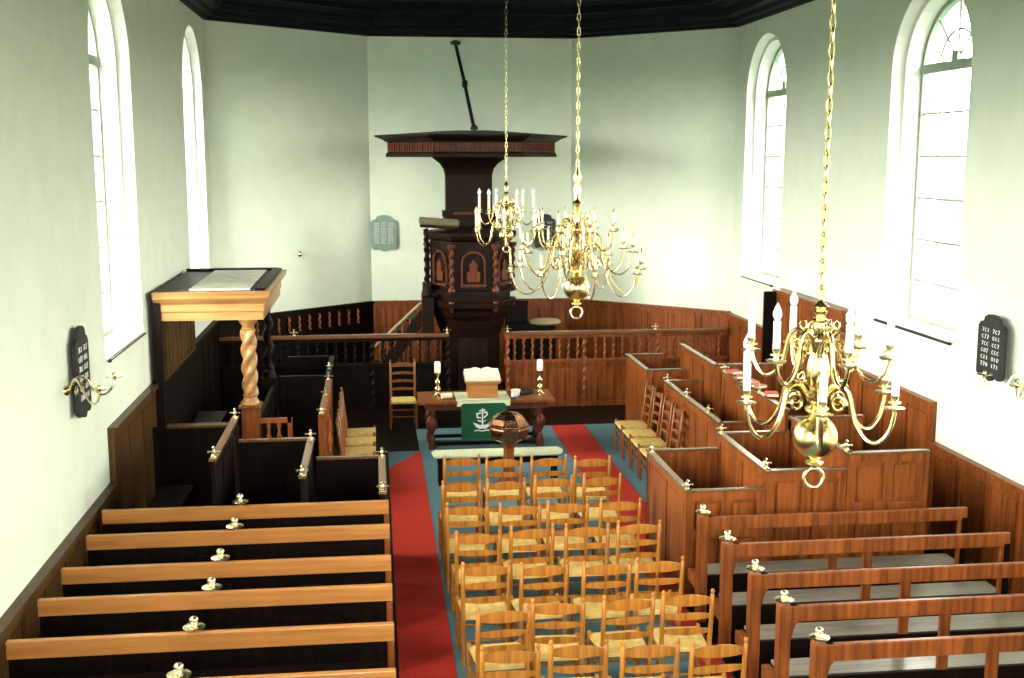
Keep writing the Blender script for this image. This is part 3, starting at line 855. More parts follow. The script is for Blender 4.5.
# shelf the books lie on
GL = 'tiered box pews on the left'
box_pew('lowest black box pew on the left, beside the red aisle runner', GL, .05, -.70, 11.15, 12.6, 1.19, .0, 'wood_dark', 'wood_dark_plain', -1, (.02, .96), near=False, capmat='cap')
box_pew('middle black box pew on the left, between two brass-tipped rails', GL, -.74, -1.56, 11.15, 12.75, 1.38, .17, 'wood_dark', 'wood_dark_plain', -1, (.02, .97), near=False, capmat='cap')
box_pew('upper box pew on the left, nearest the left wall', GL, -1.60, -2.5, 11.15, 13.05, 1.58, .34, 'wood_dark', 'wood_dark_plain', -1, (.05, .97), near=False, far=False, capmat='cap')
box_pew('far black pew on the left in front of the choir rail, below a pale strip', GL, -.72, -1.45, 17.05, 18.8, 1.27, .1, 'wood_dark', 'wood_dark_plain', -1, (.3,), nearn=1)

# baluster screen behind the left ladder-back chairs
t = thing('baluster_screen', 'short reddish screen with turned balusters behind the left ladder-back chairs', 'screen', (-.68, 15, 0))
obj('lower_panel', MB().box(-.72, -.67, 14.1, 16.3, 0, .86), 'wood_red', t)
s = obj('cap_rail', MB().box(-.74, -.65, 14.05, 16.35, 1.30, 1.35), 'wood_red_plain', t, bevel=.008)
obj('post', MB().box(-.745, -.655, 14.05, 14.14, 0, 1.33), 'wood_red_plain', t, bevel=.006)
obj('post', MB().box(-.745, -.655, 16.26, 16.35, 0, 1.33), 'wood_red_plain', t, bevel=.006)
for k in range(9):
    y = 14.32 + k * .22
    obj('baluster', MB().lathe([(.022, 0), (.022, .04), (.014, .06), (.03, .12), (.03, .16), (.014, .22), (.022, .25), (.03, .3), (.026, .34), (.014, .4), (.022, .42), (.022, .46)], (-.695, y, .855), 10), 'wood_red_plain', t, smooth=True)
ep = MB()
for k in (0, 1):
    ep.lathe([(.022, 0), (.022, .04), (.014, .06), (.034, .12), (.034, .18), (.014, .24), (.024, .27), (.03, .34), (.014, .42), (.022, .46)], (-.61 + k * -.0, 14.08, .4 + k * .46), 10)
obj('end_baluster', ep, 'wood_red_plain', t, smooth=True)
for y in (14.1, 15.2, 16.3):
    obj('finial', cross_finial_mb((-.70, y, 1.35)), 'brass_pale', s, smooth=True)

# ------------------------------------------------------------------ canopied pew, left
t = thing('canopied_pew', 'large canopied pew with golden oak cornice and carved column against the left wall', 'pew', (-2.1, 15.6, 0))
bx0, bx1, by0, by1 = -2.72, -1.42, 14.4, 17.0
# roof: tray with a mitred cornice
def ring4(e, z): return [(bx0, by0 - e, z), (bx1 + e, by0 - e, z), (bx1 + e, by1 + e, z), (bx0, by1 + e, z)]
co = MB()
pr = [(0, 2.50), (.02, 2.50), (.02, 2.60), (.035, 2.61), (.035, 2.70), (.06, 2.73), (.10, 2.78), (.11, 2.83), (.12, 2.86), (.05, 2.865)]
rg = [ring4(e, z) for e, z in pr]
for a, b_ in zip(rg, rg[1:]):
    for i in range(3):
        co.add([a[i], a[i + 1], b_[i + 1], b_[i]], [(0, 1, 2, 3)])
co.add([rg[0][0], rg[0][1], rg[0][2], rg[0][3]], [(3, 2, 1, 0)])
co.add([rg[0][3], rg[0][0], rg[-1][0], rg[-1][3]], [(0, 1, 2, 3)])
obj('cornice', co, 'oak_pale', t, label='golden oak moulded cornice')
rf = MB()
rf.box(bx0, bx1 + .03, by0 - .03, by1 + .03, 2.84, 2.862)
rfo = obj('roof', rf, 'wood_dark_plain', t)
rd = MB(); rd.box(bx0 + .42, bx1 - .14, by0 + .06, by1 - .15, 2.862, 2.885)  # pale panel painted for the reflection on the roof
obj('roof_reflection_panel', rd, 'roof_pale', rfo, label='pale grey roof panel, wall reflection put into its colour')
rs_ = MB(); rs_.box(bx1 - .07, bx1 + .05, by0 - .03, by1 + .05, 2.862, 2.895); rs_.box(bx0, bx1, by1 - .06, by1 + .06, 2.862, 2.90)
obj('roof_curb', rs_, 'wood_dark_plain', rfo)
bk = MB(); bk.panel((-2.66, 14.42, 1.70), (0, 1, 0), 2.7, .84, .05, 9, .055, .02)
obj('backrest', bk, 'wood_brown', t)
obj('lower_back', MB().box(-2.73, -2.66, 14.42, 17.12, 0, 1.70), 'wood_dark', t)
obj('post', MB().box(-2.74, -2.64, 14.34, 14.44, 0, 2.84), 'wood_dark_plain', t, bevel=.006)
pl = MB().box(-1.72, -1.50, 14.44, 14.66, 0, 1.36); pl.box(-1.75, -1.47, 14.41, 14.69, 1.36, 1.40)
po = obj('pedestal', pl, 'wood_red', t, bevel=.006)
cl = MB(); cl.lathe([(.115, 0), (.115, .03), (.09, .06), (.08, .09), (.095, .11), (.075, .14)], (-1.61, 14.55, 1.40), 16)
cl.lobed((-1.61, 14.55), 1.52, 2.36, .105, .22)
cl.lathe([(.07, 0), (.085, .02), (.07, .04), (.10, .09), (.12, .12), (.12, .145)], (-1.61, 14.55, 2.35), 16)
obj('column', cl, 'oak_pale', t, smooth=True, label='golden oak twisted column')
cl = MB(); cl.lathe([(.1, 0), (.1, .04), (.075, .1)], (-1.58, 16.85, 1.30), 14); cl.twist((-1.58, 16.85), 1.4, 2.38, .08, .34, 12, 14); cl.lathe([(.07, 0), (.11, .1), (.11, .14)], (-1.58, 16.85, 2.36), 14)
obj('column', cl, 'wood_dark_plain', t, smooth=True, label='dark twisted column at the far corner')
obj('pedestal', MB().box(-1.69, -1.47, 16.74, 16.96, 0, 1.3), 'wood_dark', t)
fr = MB(); fr.panel((-1.5, 14.62, 0), (0, 1, 0), 2.2, 1.2, .05, 4, .08, .015)
obj('front_panel', fr, 'wood_dark', t)
br = MB(); br.box(-1.50, -1.10, 14.44, 14.50, 1.16, 1.22); br.box(-1.15, -1.09, 14.44, 14.50, .0, 1.22); br.box(-1.5, -1.14, 14.44, 14.5, .74, .80); br.box(-1.5, -1.14, 14.45, 14.49, 0, .76)
obj('gate_frame', br, 'wood_red_plain', t)
for k in range(2):
    obj('baluster', MB().lathe([(.02, 0), (.014, .05), (.036, .14), (.036, .18), (.012, .26), (.03, .32), (.02, .36)], (-1.39 + k * .13, 14.47, .8), 10), 'wood_red_plain', t, smooth=True)
obj('seat', MB().box(-2.6, -2.2, 14.5, 16.8, .78, .82), 'wood_dark_plain', t, bevel=.006)
obj('book_ledge', MB().box(-2.5, -1.75, 13.6, 13.75, 1.32, 1.35), 'wood_brown', t, bevel=.005)
obj('floor_board', MB().box(-2.7, -1.52, 14.5, 16.9, 0, .34), 'wood_dark_plain', t)
obj('end_panel', MB().box(-2.66, -1.66, 13.62, 13.68, 0, 1.33), 'wood_dark', t)

# ------------------------------------------------------------------ choir rail with barley-twist balusters
def choir_rail(label, x0, x1, mat, plain, posts, dz=0.0, nb=None):
    y = 20.2
    t = thing('choir_rail', label, 'railing', ((x0 + x1) / 2, y, 0), 'choir rails')
    obj('lower_panel', MB().panel((x0, y - .02, 0), (1, 0, 0), x1 - x0, .82, .04, max(2, int((x1 - x0) / .62)), .08, .015), mat, t)
    obj('middle_rail', MB().box(x0, x1, y - .04, y + .04, .82, .875), plain, t, bevel=.006)
    tr = obj('top_rail', MB().box(x0 - .03, x1, y - .07, y + .07, 1.33, 1.395), 'cap_x', t, bevel=.01)
    fz = MB(); fz.box(x0, x1, y - .03, y + .03, 1.27, 1.33)
    obj('frieze', fz, plain, t)
    k = 0; x = x0 + .16
    while x < x1 - .05:
        if all(abs(x - p) > .09 for p in posts):
            b_ = MB(); b_.twist((x, y), .89, 1.26, .030, .12, 10, 8)
            b_.box(x - .025, x + .025, y - .025, y + .025, .875, .90); b_.box(x - .025, x + .025, y - .025, y + .025, 1.25, 1.27)
            obj('baluster', b_, plain, t, smooth=True)
        x += .165
    for p in posts:
        b_ = MB(); b_.box(p - .05, p + .05, y - .06, y + .04, 0, .2); b_.twist((p, y - .06), .2, .80, .045, .17, 10, 8); b_.box(p - .05, p + .05, y - .07, y + .04, .8, .9)
        b_.twist((p, y - .02), .9, 1.27, .045, .15, 10, 8); b_.box(p - .05, p + .05, y - .07, y + .04, 1.27, 1.34)
        obj('post', b_, plain, t, smooth=True)
    return t, tr
cr, top = choir_rail('reddish choir rail with twisted balusters right of the pulpit opening', 2.3, 6.42, 'wood_red', 'wood_red_plain', (2.33, 3.73, 5.1))
obj('finial', cross_finial_mb((2.33, 20.2, 1.395), 1.1), 'brass_pale', top, smooth=True)
obj('finial', cross_finial_mb((5.05, 20.2, 1.395), 1.1), 'brass_pale', top, smooth=True)
cl_, top = choir_rail('dark choir rail left of the pulpit opening, with a pale painted highlight on top', -2.7, 1.28, 'wood_dark', 'wood_dark_plain', (1.25, -.1, -1.4))
obj('finial', cross_finial_mb((1.25, 20.2, 1.395), 1.1), 'brass_pale', top, smooth=True)
obj('finial', cross_finial_mb((-1.45, 20.2, 1.395), 1.1), 'brass_pale', top, smooth=True)
obj('book_ledge', MB().box(-2.6, 1.2, 20.26, 20.42, 1.30, 1.33), 'cushion', cl_, bevel=.005, label='pale strip for the highlight along the dark top rail')  # pale strip painted as the highlight on the left rail

# ------------------------------------------------------------------ pulpit
PX, PY = 1.76, 21.3
t = thing('pulpit', 'carved dark oak pulpit tub on a stem with twisted corner columns', 'pulpit', (PX, PY, 0))
PHX = 0.0   # vertices left and right -> front facet faces the nave
def hexr(prof, c, ph=PHX): return MB().lathe(prof, c, 6, ph)
RT = .80
obj('stem', hexr([(.66, 0), (.66, .12), (.60, .18), (.56, .30), (.55, .6), (.55, 1.3), (.6, 1.4), (.6, 1.5)], (PX, PY, 0)), 'pulpit', t)
obj('tub_base', hexr([(.55, 1.2), (.58, 1.28), (.62, 1.38), (.66, 1.52), (.74, 1.62), (.78, 1.72), (.86, 1.78), (.87, 1.86), (.80, 1.9)], (PX, PY, 0)), 'pulpit', t)
body = obj('tub', hexr([(RT - .05, 1.88), (RT - .05, 2.98), (RT + .04, 3.02), (RT + .07, 3.08), (RT + .07, 3.14), (RT, 3.16)], (PX, PY, 0)), 'pulpit', t)
rim = hexr([(RT + .06, 2.02), (RT + .06, 2.08), (RT - .0, 2.1)], (PX, PY, 0))
obj('moulding', rim, 'pulpit', body)
for k in range(6):
    a = PHX + k * PI / 3
    x, y = PX + math.cos(a) * (RT + .0), PY + math.sin(a) * (RT + .0)
    c = MB(); c.twist((x, y), 2.14, 2.86, .052, .16, 12, 10)
    c.lathe([(.07, 0), (.07, .04), (.045, .07)], (x, y, 2.08), 12); c.lathe([(.045, 0), (.075, .05), (.075, .09)], (x, y, 2.84), 12)
    c.lathe([(.02, 0), (.05, .06), (.06, .16), (.05, .2)], (x, y, 1.70), 10)
    obj('corner_column', c, 'pulpit_relief', t, smooth=True)
# relief panels on the front facets
for k in (3, 4, 5):
    a = PHX + (k + .5) * PI / 3
    nrm = Vector((math.cos(a), math.sin(a), 0)); ux = Vector((-math.sin(a), math.cos(a), 0))
    ap = (RT - .05) * math.cos(PI / 6)
    cpt = Vector((PX, PY, 0)) + nrm * ap
    p = MB(); pf = MB()
    def Q(u, z, d): return tuple(cpt + ux * u + nrm * d + Vector((0, 0, z)))
    # arch frame
    arc = [(-.21, 2.2), (-.21, 2.6)] + [(-.21 * math.cos(PI * i / 10), 2.6 + .2 * math.sin(PI * i / 10)) for i in range(1, 10)] + [(.21, 2.6), (.21, 2.2)]
    for (u0, z0), (u1, z1) in zip(arc[:-1], arc[1:]):
        p.beam(Q(u0, z0, .03), Q(u1, z1, .03), .035, .035)
    p.beam(Q(-.235, 2.19, .03), Q(.235, 2.19, .03), .05, .05)
    pf.prism([(-.11, 2.26), (.11, 2.26), (.13, 2.42), (.06, 2.46), (.08, 2.56), (0, 2.66), (-.08, 2.56), (-.06, 2.46), (-.13, 2.42)], lambda u, v: Q(u, v, 0), lambda u, v: Q(u, v, .05))
    obj('carved_figure', pf, 'pulpit_relief', t)
    obj('arch_frame', p, 'pulpit_relief', t)
# reading desk on the left shoulder of the tub
dk = MB(); dk.obox((1.16, 20.9, 3.25), (.70, .38, .05), Matrix.Rotation(R(4), 3, 'Y'))
dko = obj('reading_desk', dk, 'pulpit', t, bevel=.008)
cu = MB(); cu.obox((1.16, 20.9, 3.335), (.72, .42, .12), Matrix.Rotation(R(4), 3, 'Y'))
obj('cushion', cu, 'fringe', dko, bevel=.03, label='olive fringed cushion on the reading desk')
dp = MB(); dp.twist((.92, 20.95), 2.2, 3.2, .045, .18, 10, 10); dp.twist((.96, 21.25), 2.2, 3.2, .04, .18, 10, 10)
dp.box(.84, 1.05, 20.88, 21.3, 1.2, 1.95); dp.lathe([(.09, 0), (.1, .05), (.06, .2), (.045, .26)], (.92, 20.95, 1.95), 12)
dp.box(.86, 1.0, 20.9, 21.3, 2.05, 2.2)
obj('door_post', dp, 'pulpit', t, smooth=False)

# back board and sounding board
t = thing('sounding_board', 'wide hexagonal dark oak sounding board with carved frieze above the pulpit', 'canopy', (PX, 21.2, 4.4))
CX, CY = 1.78, 21.05
sb = hexr([(.001, 4.52), (1.45, 4.52), (1.5, 4.50), (1.56, 4.50), (1.56, 4.56), (1.53, 4.58), (1.53, 4.76), (1.58, 4.78), (1.62, 4.81), (1.70, 4.84), (1.76, 4.86), (1.76, 4.885), (1.70, 4.89), (.5, 4.97), (.001, 4.98)], (CX, CY, 0))
obj('canopy', sb, 'pulpit', t)
for k in (3, 4, 5):
    fz = MB()
    a = PHX + (k + .5) * PI / 3
    nrm = Vector((math.cos(a), math.sin(a), 0)); ux = Vector((-math.sin(a), math.cos(a), 0))
    ap = 1.53 * math.cos(PI / 6); cpt = Vector((CX, CY, 0)) + nrm * ap
    fz.obox(tuple(cpt - nrm * .002 + Vector((0, 0, 4.67))), (.012, 1.5, .15), Matrix.Rotation(a, 3, 'Z'))
    for i in range(17):
        u = -.68 + i * .085
        p = cpt + ux * u
        fz.obox((p.x, p.y, 4.67), (.05, .03, .13), Matrix.Rotation(a, 3, 'Z'))
    obj('carved_frieze', fz, 'pulpit_relief', t)
bb = MB()
# hollow cove flaring up to the board, then the tall back panel
prof = [(.44, 3.45), (.44, 4.16), (.47, 4.28), (.54, 4.38), (.66, 4.47), (.72, 4.52)]
V = []; F = []
for hw, z in prof:
    V += [(CX - hw, 21.75 - (hw - .44) * 1.1, z), (CX + hw, 21.75 - (hw - .44) * 1.1, z), (CX + hw, 22.0, z), (CX - hw, 22.0, z)]
for i in range(len(prof) - 1):
    for q in range(4): F.append((4 * i + q, 4 * i + (q + 1) % 4, 4 * i + 4 + (q + 1) % 4, 4 * i + 4 + q))
F += [(3, 2, 1, 0), tuple(4 * (len(prof) - 1) + q for q in range(4))]
bb.add(V, F)
bb.box(1.32, 2.35, 22.10, 22.30, 2.9, 3.42)
bb.box(CX - .50, CX + .46, 21.70, 22.05, 3.38, 3.50); bb.box(CX - .44, CX + .44, 21.8, 22.0, 3.2, 3.4)
obj('back_board', bb, 'pulpit', t)
obj('back_moulding', MB().box(CX - .30, CX + .2, 21.66, 21.72, 3.42, 3.47), 'pulpit_relief', t, bevel=.01)
bp_ = MB(); bp_.panel((CX - .36, 21.745, 3.55), (1, 0, 0), .72, .62, .02, 2, .07, .01)
obj('back_panel', bp_, 'pulpit', t)
obj('wall_bracket', MB().box(CX - .3, CX + .3, 22.0, 22.62, 3.6, 4.5), 'pulpit', t)
# tie rod
t = thing('tie_rod', 'slanting black iron rod holding up the sounding board', 'rod', (1.83, 21.1, 4.97))
rodp = [(1.60, 22.55, 6.66), (1.72, 21.83, 5.85), (1.83, 21.1, 4.99)]
obj('rod', MB().tube(rodp, .034, 8), 'black', t, smooth=True)
rr = MB(); rr.lathe([(.03, -.04), (.09, -.03), (.10, .02), (.05, .05)], rodp[0], 12); rr.lathe([(.07, 0), (.07, .05), (.03, .09)], rodp[2], 12)
rr.lathe([(.034, -.07), (.055, -.04), (.055, .04), (.034, .07)], rodp[1], 12)
obj('rod_collar', rr, 'black', t, smooth=True)

# pulpit stair at the left
t = thing('pulpit_stair', 'narrow dark stair rising to the pulpit behind the left choir rail', 'stair', (.4, 21.4, 0))
st = MB(); N = 7
for i in range(N):
    x = -.45 + i * .165; z = .22 * (i + 1)
    st.box(x, x + .2, 21.0, 21.7, z - .04, z)
obj('tread', st, 'pulpit', t)
sg = MB(); sg.prism([(-.45, .0), (-.2, .0), (.82, 1.4), (.82, 1.75)], lambda u, v: (u, 20.95, v), lambda u, v: (u, 21.0, v))
obj('stringer', sg, 'pulpit', t)
hr = MB(); hr.beam((-.05, 20.95, 1.05), (.82, 20.95, 1.86), .04, .04)
obj('handrail', hr, 'cushion', t, bevel=.01, label='pale handrail')  # paler than the rest of the stair
bl = MB()
for i in range(6):
    x = .05 + i * .14
    bl.twist((x, 20.97), .95 + i * .12 - .5, 1.1 + i * .13, .022, .1, 8, 6)
obj('baluster', bl, 'wood_red_plain', t, smooth=True)

# dark chest seat with cushion right of the pulpit
t = thing('chest_seat', 'black wooden chest seat against the wall right of the pulpit', 'seat', (2.98, 21.7, 0))
obj('body', MB().box(2.55, 3.40, 21.4, 22.1, 0, 1.30), 'wood_dark', t, bevel=.01)
obj('backrest', MB().box(2.52, 2.96, 22.1, 22.2, 0, 1.72), 'wood_dark_plain', t, bevel=.01)
cu = MB(); cu.lathe([(.001, 0), (.1, .002), (.125, .03), (.125, .07), (.1, .10), (.001, .11)], (0, 0, 0), 20)
cu.v = [(p[0] * 2.45 + 3.23, p[1] * 1.7 + 21.65, p[2] * 1.1 + 1.302) for p in cu.v]
o = obj('seat_cushion', cu, 'cushion', smooth=True)
tag(o, 'olive brown cushion lying on the chest right of the pulpit', 'cushion')

# ------------------------------------------------------------------ communion table and what stands on it
t = thing('communion_table', 'heavy reddish oak communion table with bulbous legs', 'table', (1.7, 17.65, 0))
tx0, tx1, ty0, ty1 = .62, 2.74, 17.25, 18.05
obj('tabletop', MB().box(tx0, tx1, ty0, ty1, .73, .78), 'wood_red_plain', t, bevel=.008)
obj('apron', MB().box(tx0 + .1, tx1 - .1, ty0 + .08, ty1 - .08, .62, .73), 'pulpit_relief', t, bevel=.005)
for x in (tx0 + .2, tx1 - .22):
    for y in (ty0 + .15, ty1 - .15):
        l = MB().lathe([(.05, .10), (.05, .2), (.03, .22), (.04, .26), (.085, .34), (.095, .40), (.08, .46), (.035, .52), (.05, .55), (.05, .62)], (x, y, 0), 14)
        l.box(x - .055, x + .055, y - .055, y + .055, 0, .12)
        obj('leg', l, 'pulpit_relief', t, smooth=True)
s = MB(); s.box(tx0 + .2, tx1 - .22, ty0 + .12, ty0 + .18, .05, .10); s.box(tx0 + .2, tx1 - .22, ty1 - .18, ty1 - .12, .05, .10)
for x in (tx0 + .2, tx1 - .22): s.box(x - .03, x + .03, ty0 + .15, ty1 - .15, .05, .10)
obj('stretcher', s, 'wood_dark_plain', t, bevel=.004)
# green cloth
t = thing('antependium', 'green velvet cloth with white ship emblem hanging over the communion table', 'cloth', (1.63, 17.24, .78))
obj('cloth_drop', MB().box(1.27, 1.985, ty0 - .018, ty0 - .006, .17, .79), 'green', t)
lt = MB(); lt.prism([(1.22, .786), (2.03, .786), (2.03, .70), (1.97, .70), (1.94, .745), (1.30, .745), (1.26, .70), (1.20, .70)], lambda u, v: (u, ty0 - .020, v), lambda u, v: (u, ty0 - .032, v))
lt.box(1.20, 2.04, ty0 - .03, ty1 - .15, .781, .788)
obj('top_cloth', lt, 'pale_cloth', t, label='pale green runner on top')
em = MB()
EX, EZ, EY = 1.60, .46, ty0 - .019
def E2(u, v): return (EX + u, EY, EZ + v)
def E3(u, v): return (EX + u, EY - .006, EZ + v)
em.prism([(-.15, -.02), (-.10, -.09), (-.05, -.12), (.05, -.12), (.11, -.08), (.16, .01), (.12, -.02), (.06, -.055), (0, -.065), (-.06, -.055), (-.11, -.03)], E2, E3)
em.prism([(-.011, -.07), (.011, -.07), (.011, .20), (-.011, .20)], E2, E3)
em.prism([(-.05, .175), (.045, .185), (.045, .165), (-.05, .155)], E2, E3)
em.prism([(-.09, .05), (-.10, .13), (-.02, .14), (-.02, .12), (-.075, .11), (-.07, .07), (-.02, .06), (-.02, .045)], E2, E3)
em.prism([(.02, .04), (.085, .10), (.075, .15), (.015, .15), (.015, .13), (.055, .125), (.06, .10), (.02, .065)], E2, E3)
em.prism([(-.08, .02), (.02, .0), (.07, .025), (.01, -.02), (-.07, -.0)], E2, E3)
em.prism([(-.13, -.145), (-.07, -.135), (0, -.15), (.07, -.135), (.13, -.15), (.13, -.165), (.07, -.15), (0, -.165), (-.07, -.15), (-.13, -.16)], E2, E3)
obj('ship_emblem', em, 'white_emb', t, label='white embroidered ship')
# Bible on its stand
t = thing('bible_stand', 'orange-brown wooden book stand on the communion table', 'book stand', (1.62, 17.6, .79))
obj('stand', MB().box(1.39, 1.86, 17.42, 17.75, .79, 1.05), 'oak', t, bevel=.01)
obj('slope', MB().obox((1.625, 17.58, 1.075), (.54, .42, .04), Matrix.Rotation(R(12), 3, 'X')), 'oak', t, bevel=.008)
t = thing('open_bible', 'large open book with cream pages lying on the wooden stand', 'book', (1.625, 17.56, 1.10))
for sx in (-1, 1):
    p = MB(); V = []; F = []
    for i in range(9):
        u = i / 8
        x = sx * u * .27; zt = .035 * math.sin(min(1, u * 1.6) * PI * .8) + .03 * (1 - u * .6)
        for y, dz in ((-.19, -.04), (.19, .04)):
            V += [(1.625 + x, 17.56 + y, 1.105 + dz), (1.625 + x, 17.56 + y, 1.105 + dz + zt + .012)]
    for i in range(8):
        a = 4 * i
        F += [(a + 1, a + 3, a + 7, a + 5), (a, a + 4, a + 6, a + 2), (a, a + 1, a + 5, a + 4), (a + 2, a + 6, a + 7, a + 3)]
    F += [(32, 33, 35, 34), (0, 2, 3, 1)]
    p.add(V, F)
    obj('pages', p, 'paper', t, smooth=True)
obj('cover', MB().obox((1.625, 17.56, 1.098), (.57, .41, .012), Matrix.Rotation(R(12), 3, 'X')), 'cushion', t)
# candlesticks
cs = None
for x, y, lab in ((.93, 17.62, 'brass candlestick with thick white candle, left of the open book'), (2.55, 17.62, 'brass candlestick with thick white candle, right of the open book')):
    if cs is None:
        cs = thing('candlestick', lab, 'candlestick', (0, 0, 0), 'candlesticks on the communion table')
        obj('stem', MB().lathe([(.09, 0), (.09, .012), (.06, .03), (.03, .05), (.024, .07), (.05, .10), (.05, .12), (.02, .15), (.03, .19), (.042, .21), (.03, .23), (.018, .26), (.02, .30), (.05, .33), (.055, .345), (.03, .36)], (0, 0, 0), 18), 'brass', cs, smooth=True)
        obj('candle', MB().lathe([(.046, .345), (.05, .36), (.05, .47), (.04, .5), (.01, .505)], (0, 0, 0), 18), 'wax', cs, smooth=True)
        cs.location = (x, y, .78); cs.scale = (1, 1, 1.12)
    else: dup(cs, (x, y, .78), 0, lab)
# other small things
t = MB(); t.tube([(.98, 17.42, .835), (1.14, 17.46, .835)], [.045, .045], 14)
tag(obj('collection_box', t, 'paper', smooth=True), 'small white cylinder lying on the table beside the left candlestick', 'box')
t = thing('white_cup', 'small white cup on the table between book stand and right candlestick', 'cup', (2.15, 17.5, .78))
obj('cup', MB().lathe([(.04, 0), (.06, .02), (.075, .09), (.078, .11), (.07, .11), (.06, .04), (.001, .03)], (2.15, 17.5, .78), 18), 'wax', t, smooth=True)
mt = thing('microphone', 'small black microphone beside the green cloth on the table', 'microphone', (2.1, 17.3, .78))
obj('base', MB().lathe([(.05, 0), (.05, .015), (.012, .025), (.01, .06)], (2.10, 17.32, .78), 14), 'black', mt, smooth=True)
obj('neck', MB().tube([(2.10, 17.32, .82), (2.10, 17.29, .88), (2.08, 17.23, .88)], .009, 8), 'black', mt, smooth=True)
obj('head', MB().lathe([(.001, -.04), (.025, -.03), (.034, 0), (.025, .03), (.001, .04)], (2.07, 17.2, .87), 12), 'digits', mt, smooth=True)
t = thing('black_tray', 'round black tray behind the white cup on the table', 'tray', (2.28, 17.8, .782))
obj('tray', MB().lathe([(.16, 0), (.2, .02), (.2, .03), (.17, .015), (.001, .012)], (2.28, 17.8, .782), 20), 'black', t, smooth=True)

# baptismal font
FX, FY = 1.76, 15.1
t = thing('baptismal_font', 'octagonal copper-lidded baptismal font in front of the communion table', 'font', (FX, FY, 0))
PH8 = PI / 8
obj('stem', MB().lathe([(.22, 0), (.22, .08), (.16, .1), (.09, .2), (.075, .5), (.08, .58), (.13, .66), (.2, .72)], (FX, FY, 0), 8, PH8), 'wood_red_plain', t)
obj('basin', MB().lathe([(.12, .66), (.24, .72), (.275, .78), (.285, .86), (.27, .89)], (FX, FY, 0), 8, PH8), 'copper', t, bevel=.006)
obj('lid', MB().lathe([(.285, .89), (.29, .915), (.265, .93), (.225, 1.0), (.14, 1.06), (.04, 1.085), (.001, 1.09)], (FX, FY, 0), 8, PH8), 'copper', t, bevel=.006)
# low white-topped kneeling bench
t = thing('kneeling_bench', 'long low bench with pale green padded top behind the front row of chairs', 'bench', (1.65, 15.45, 0))
kb = MB(); K = 10
for y0, r_ in ((15.45, .16),):
    pts = [(.74, y0, .40), (.78, y0, .41), (2.5, y0, .41), (2.54, y0, .40)]
    kb.tube(pts, [.08, .12, .12, .08], 14)
kb.v = [(x, (y - 15.45) * 1.35 + 15.45, (z - .41) * .42 + .42) for x, y, z in kb.v]
obj('padded_top', kb, 'pale_cloth', t, smooth=True)
obj('frame', MB().box(.80, 2.48, 15.33, 15.57, .30, .37), 'wood_dark_plain', t, bevel=.005)
for x in (.84, 2.44):
    for y in (15.35, 15.55):
        obj('leg', MB().box(x - .03, x + .03, y - .025, y + .025, 0, .31), 'wood_dark_plain', t, bevel=.004)

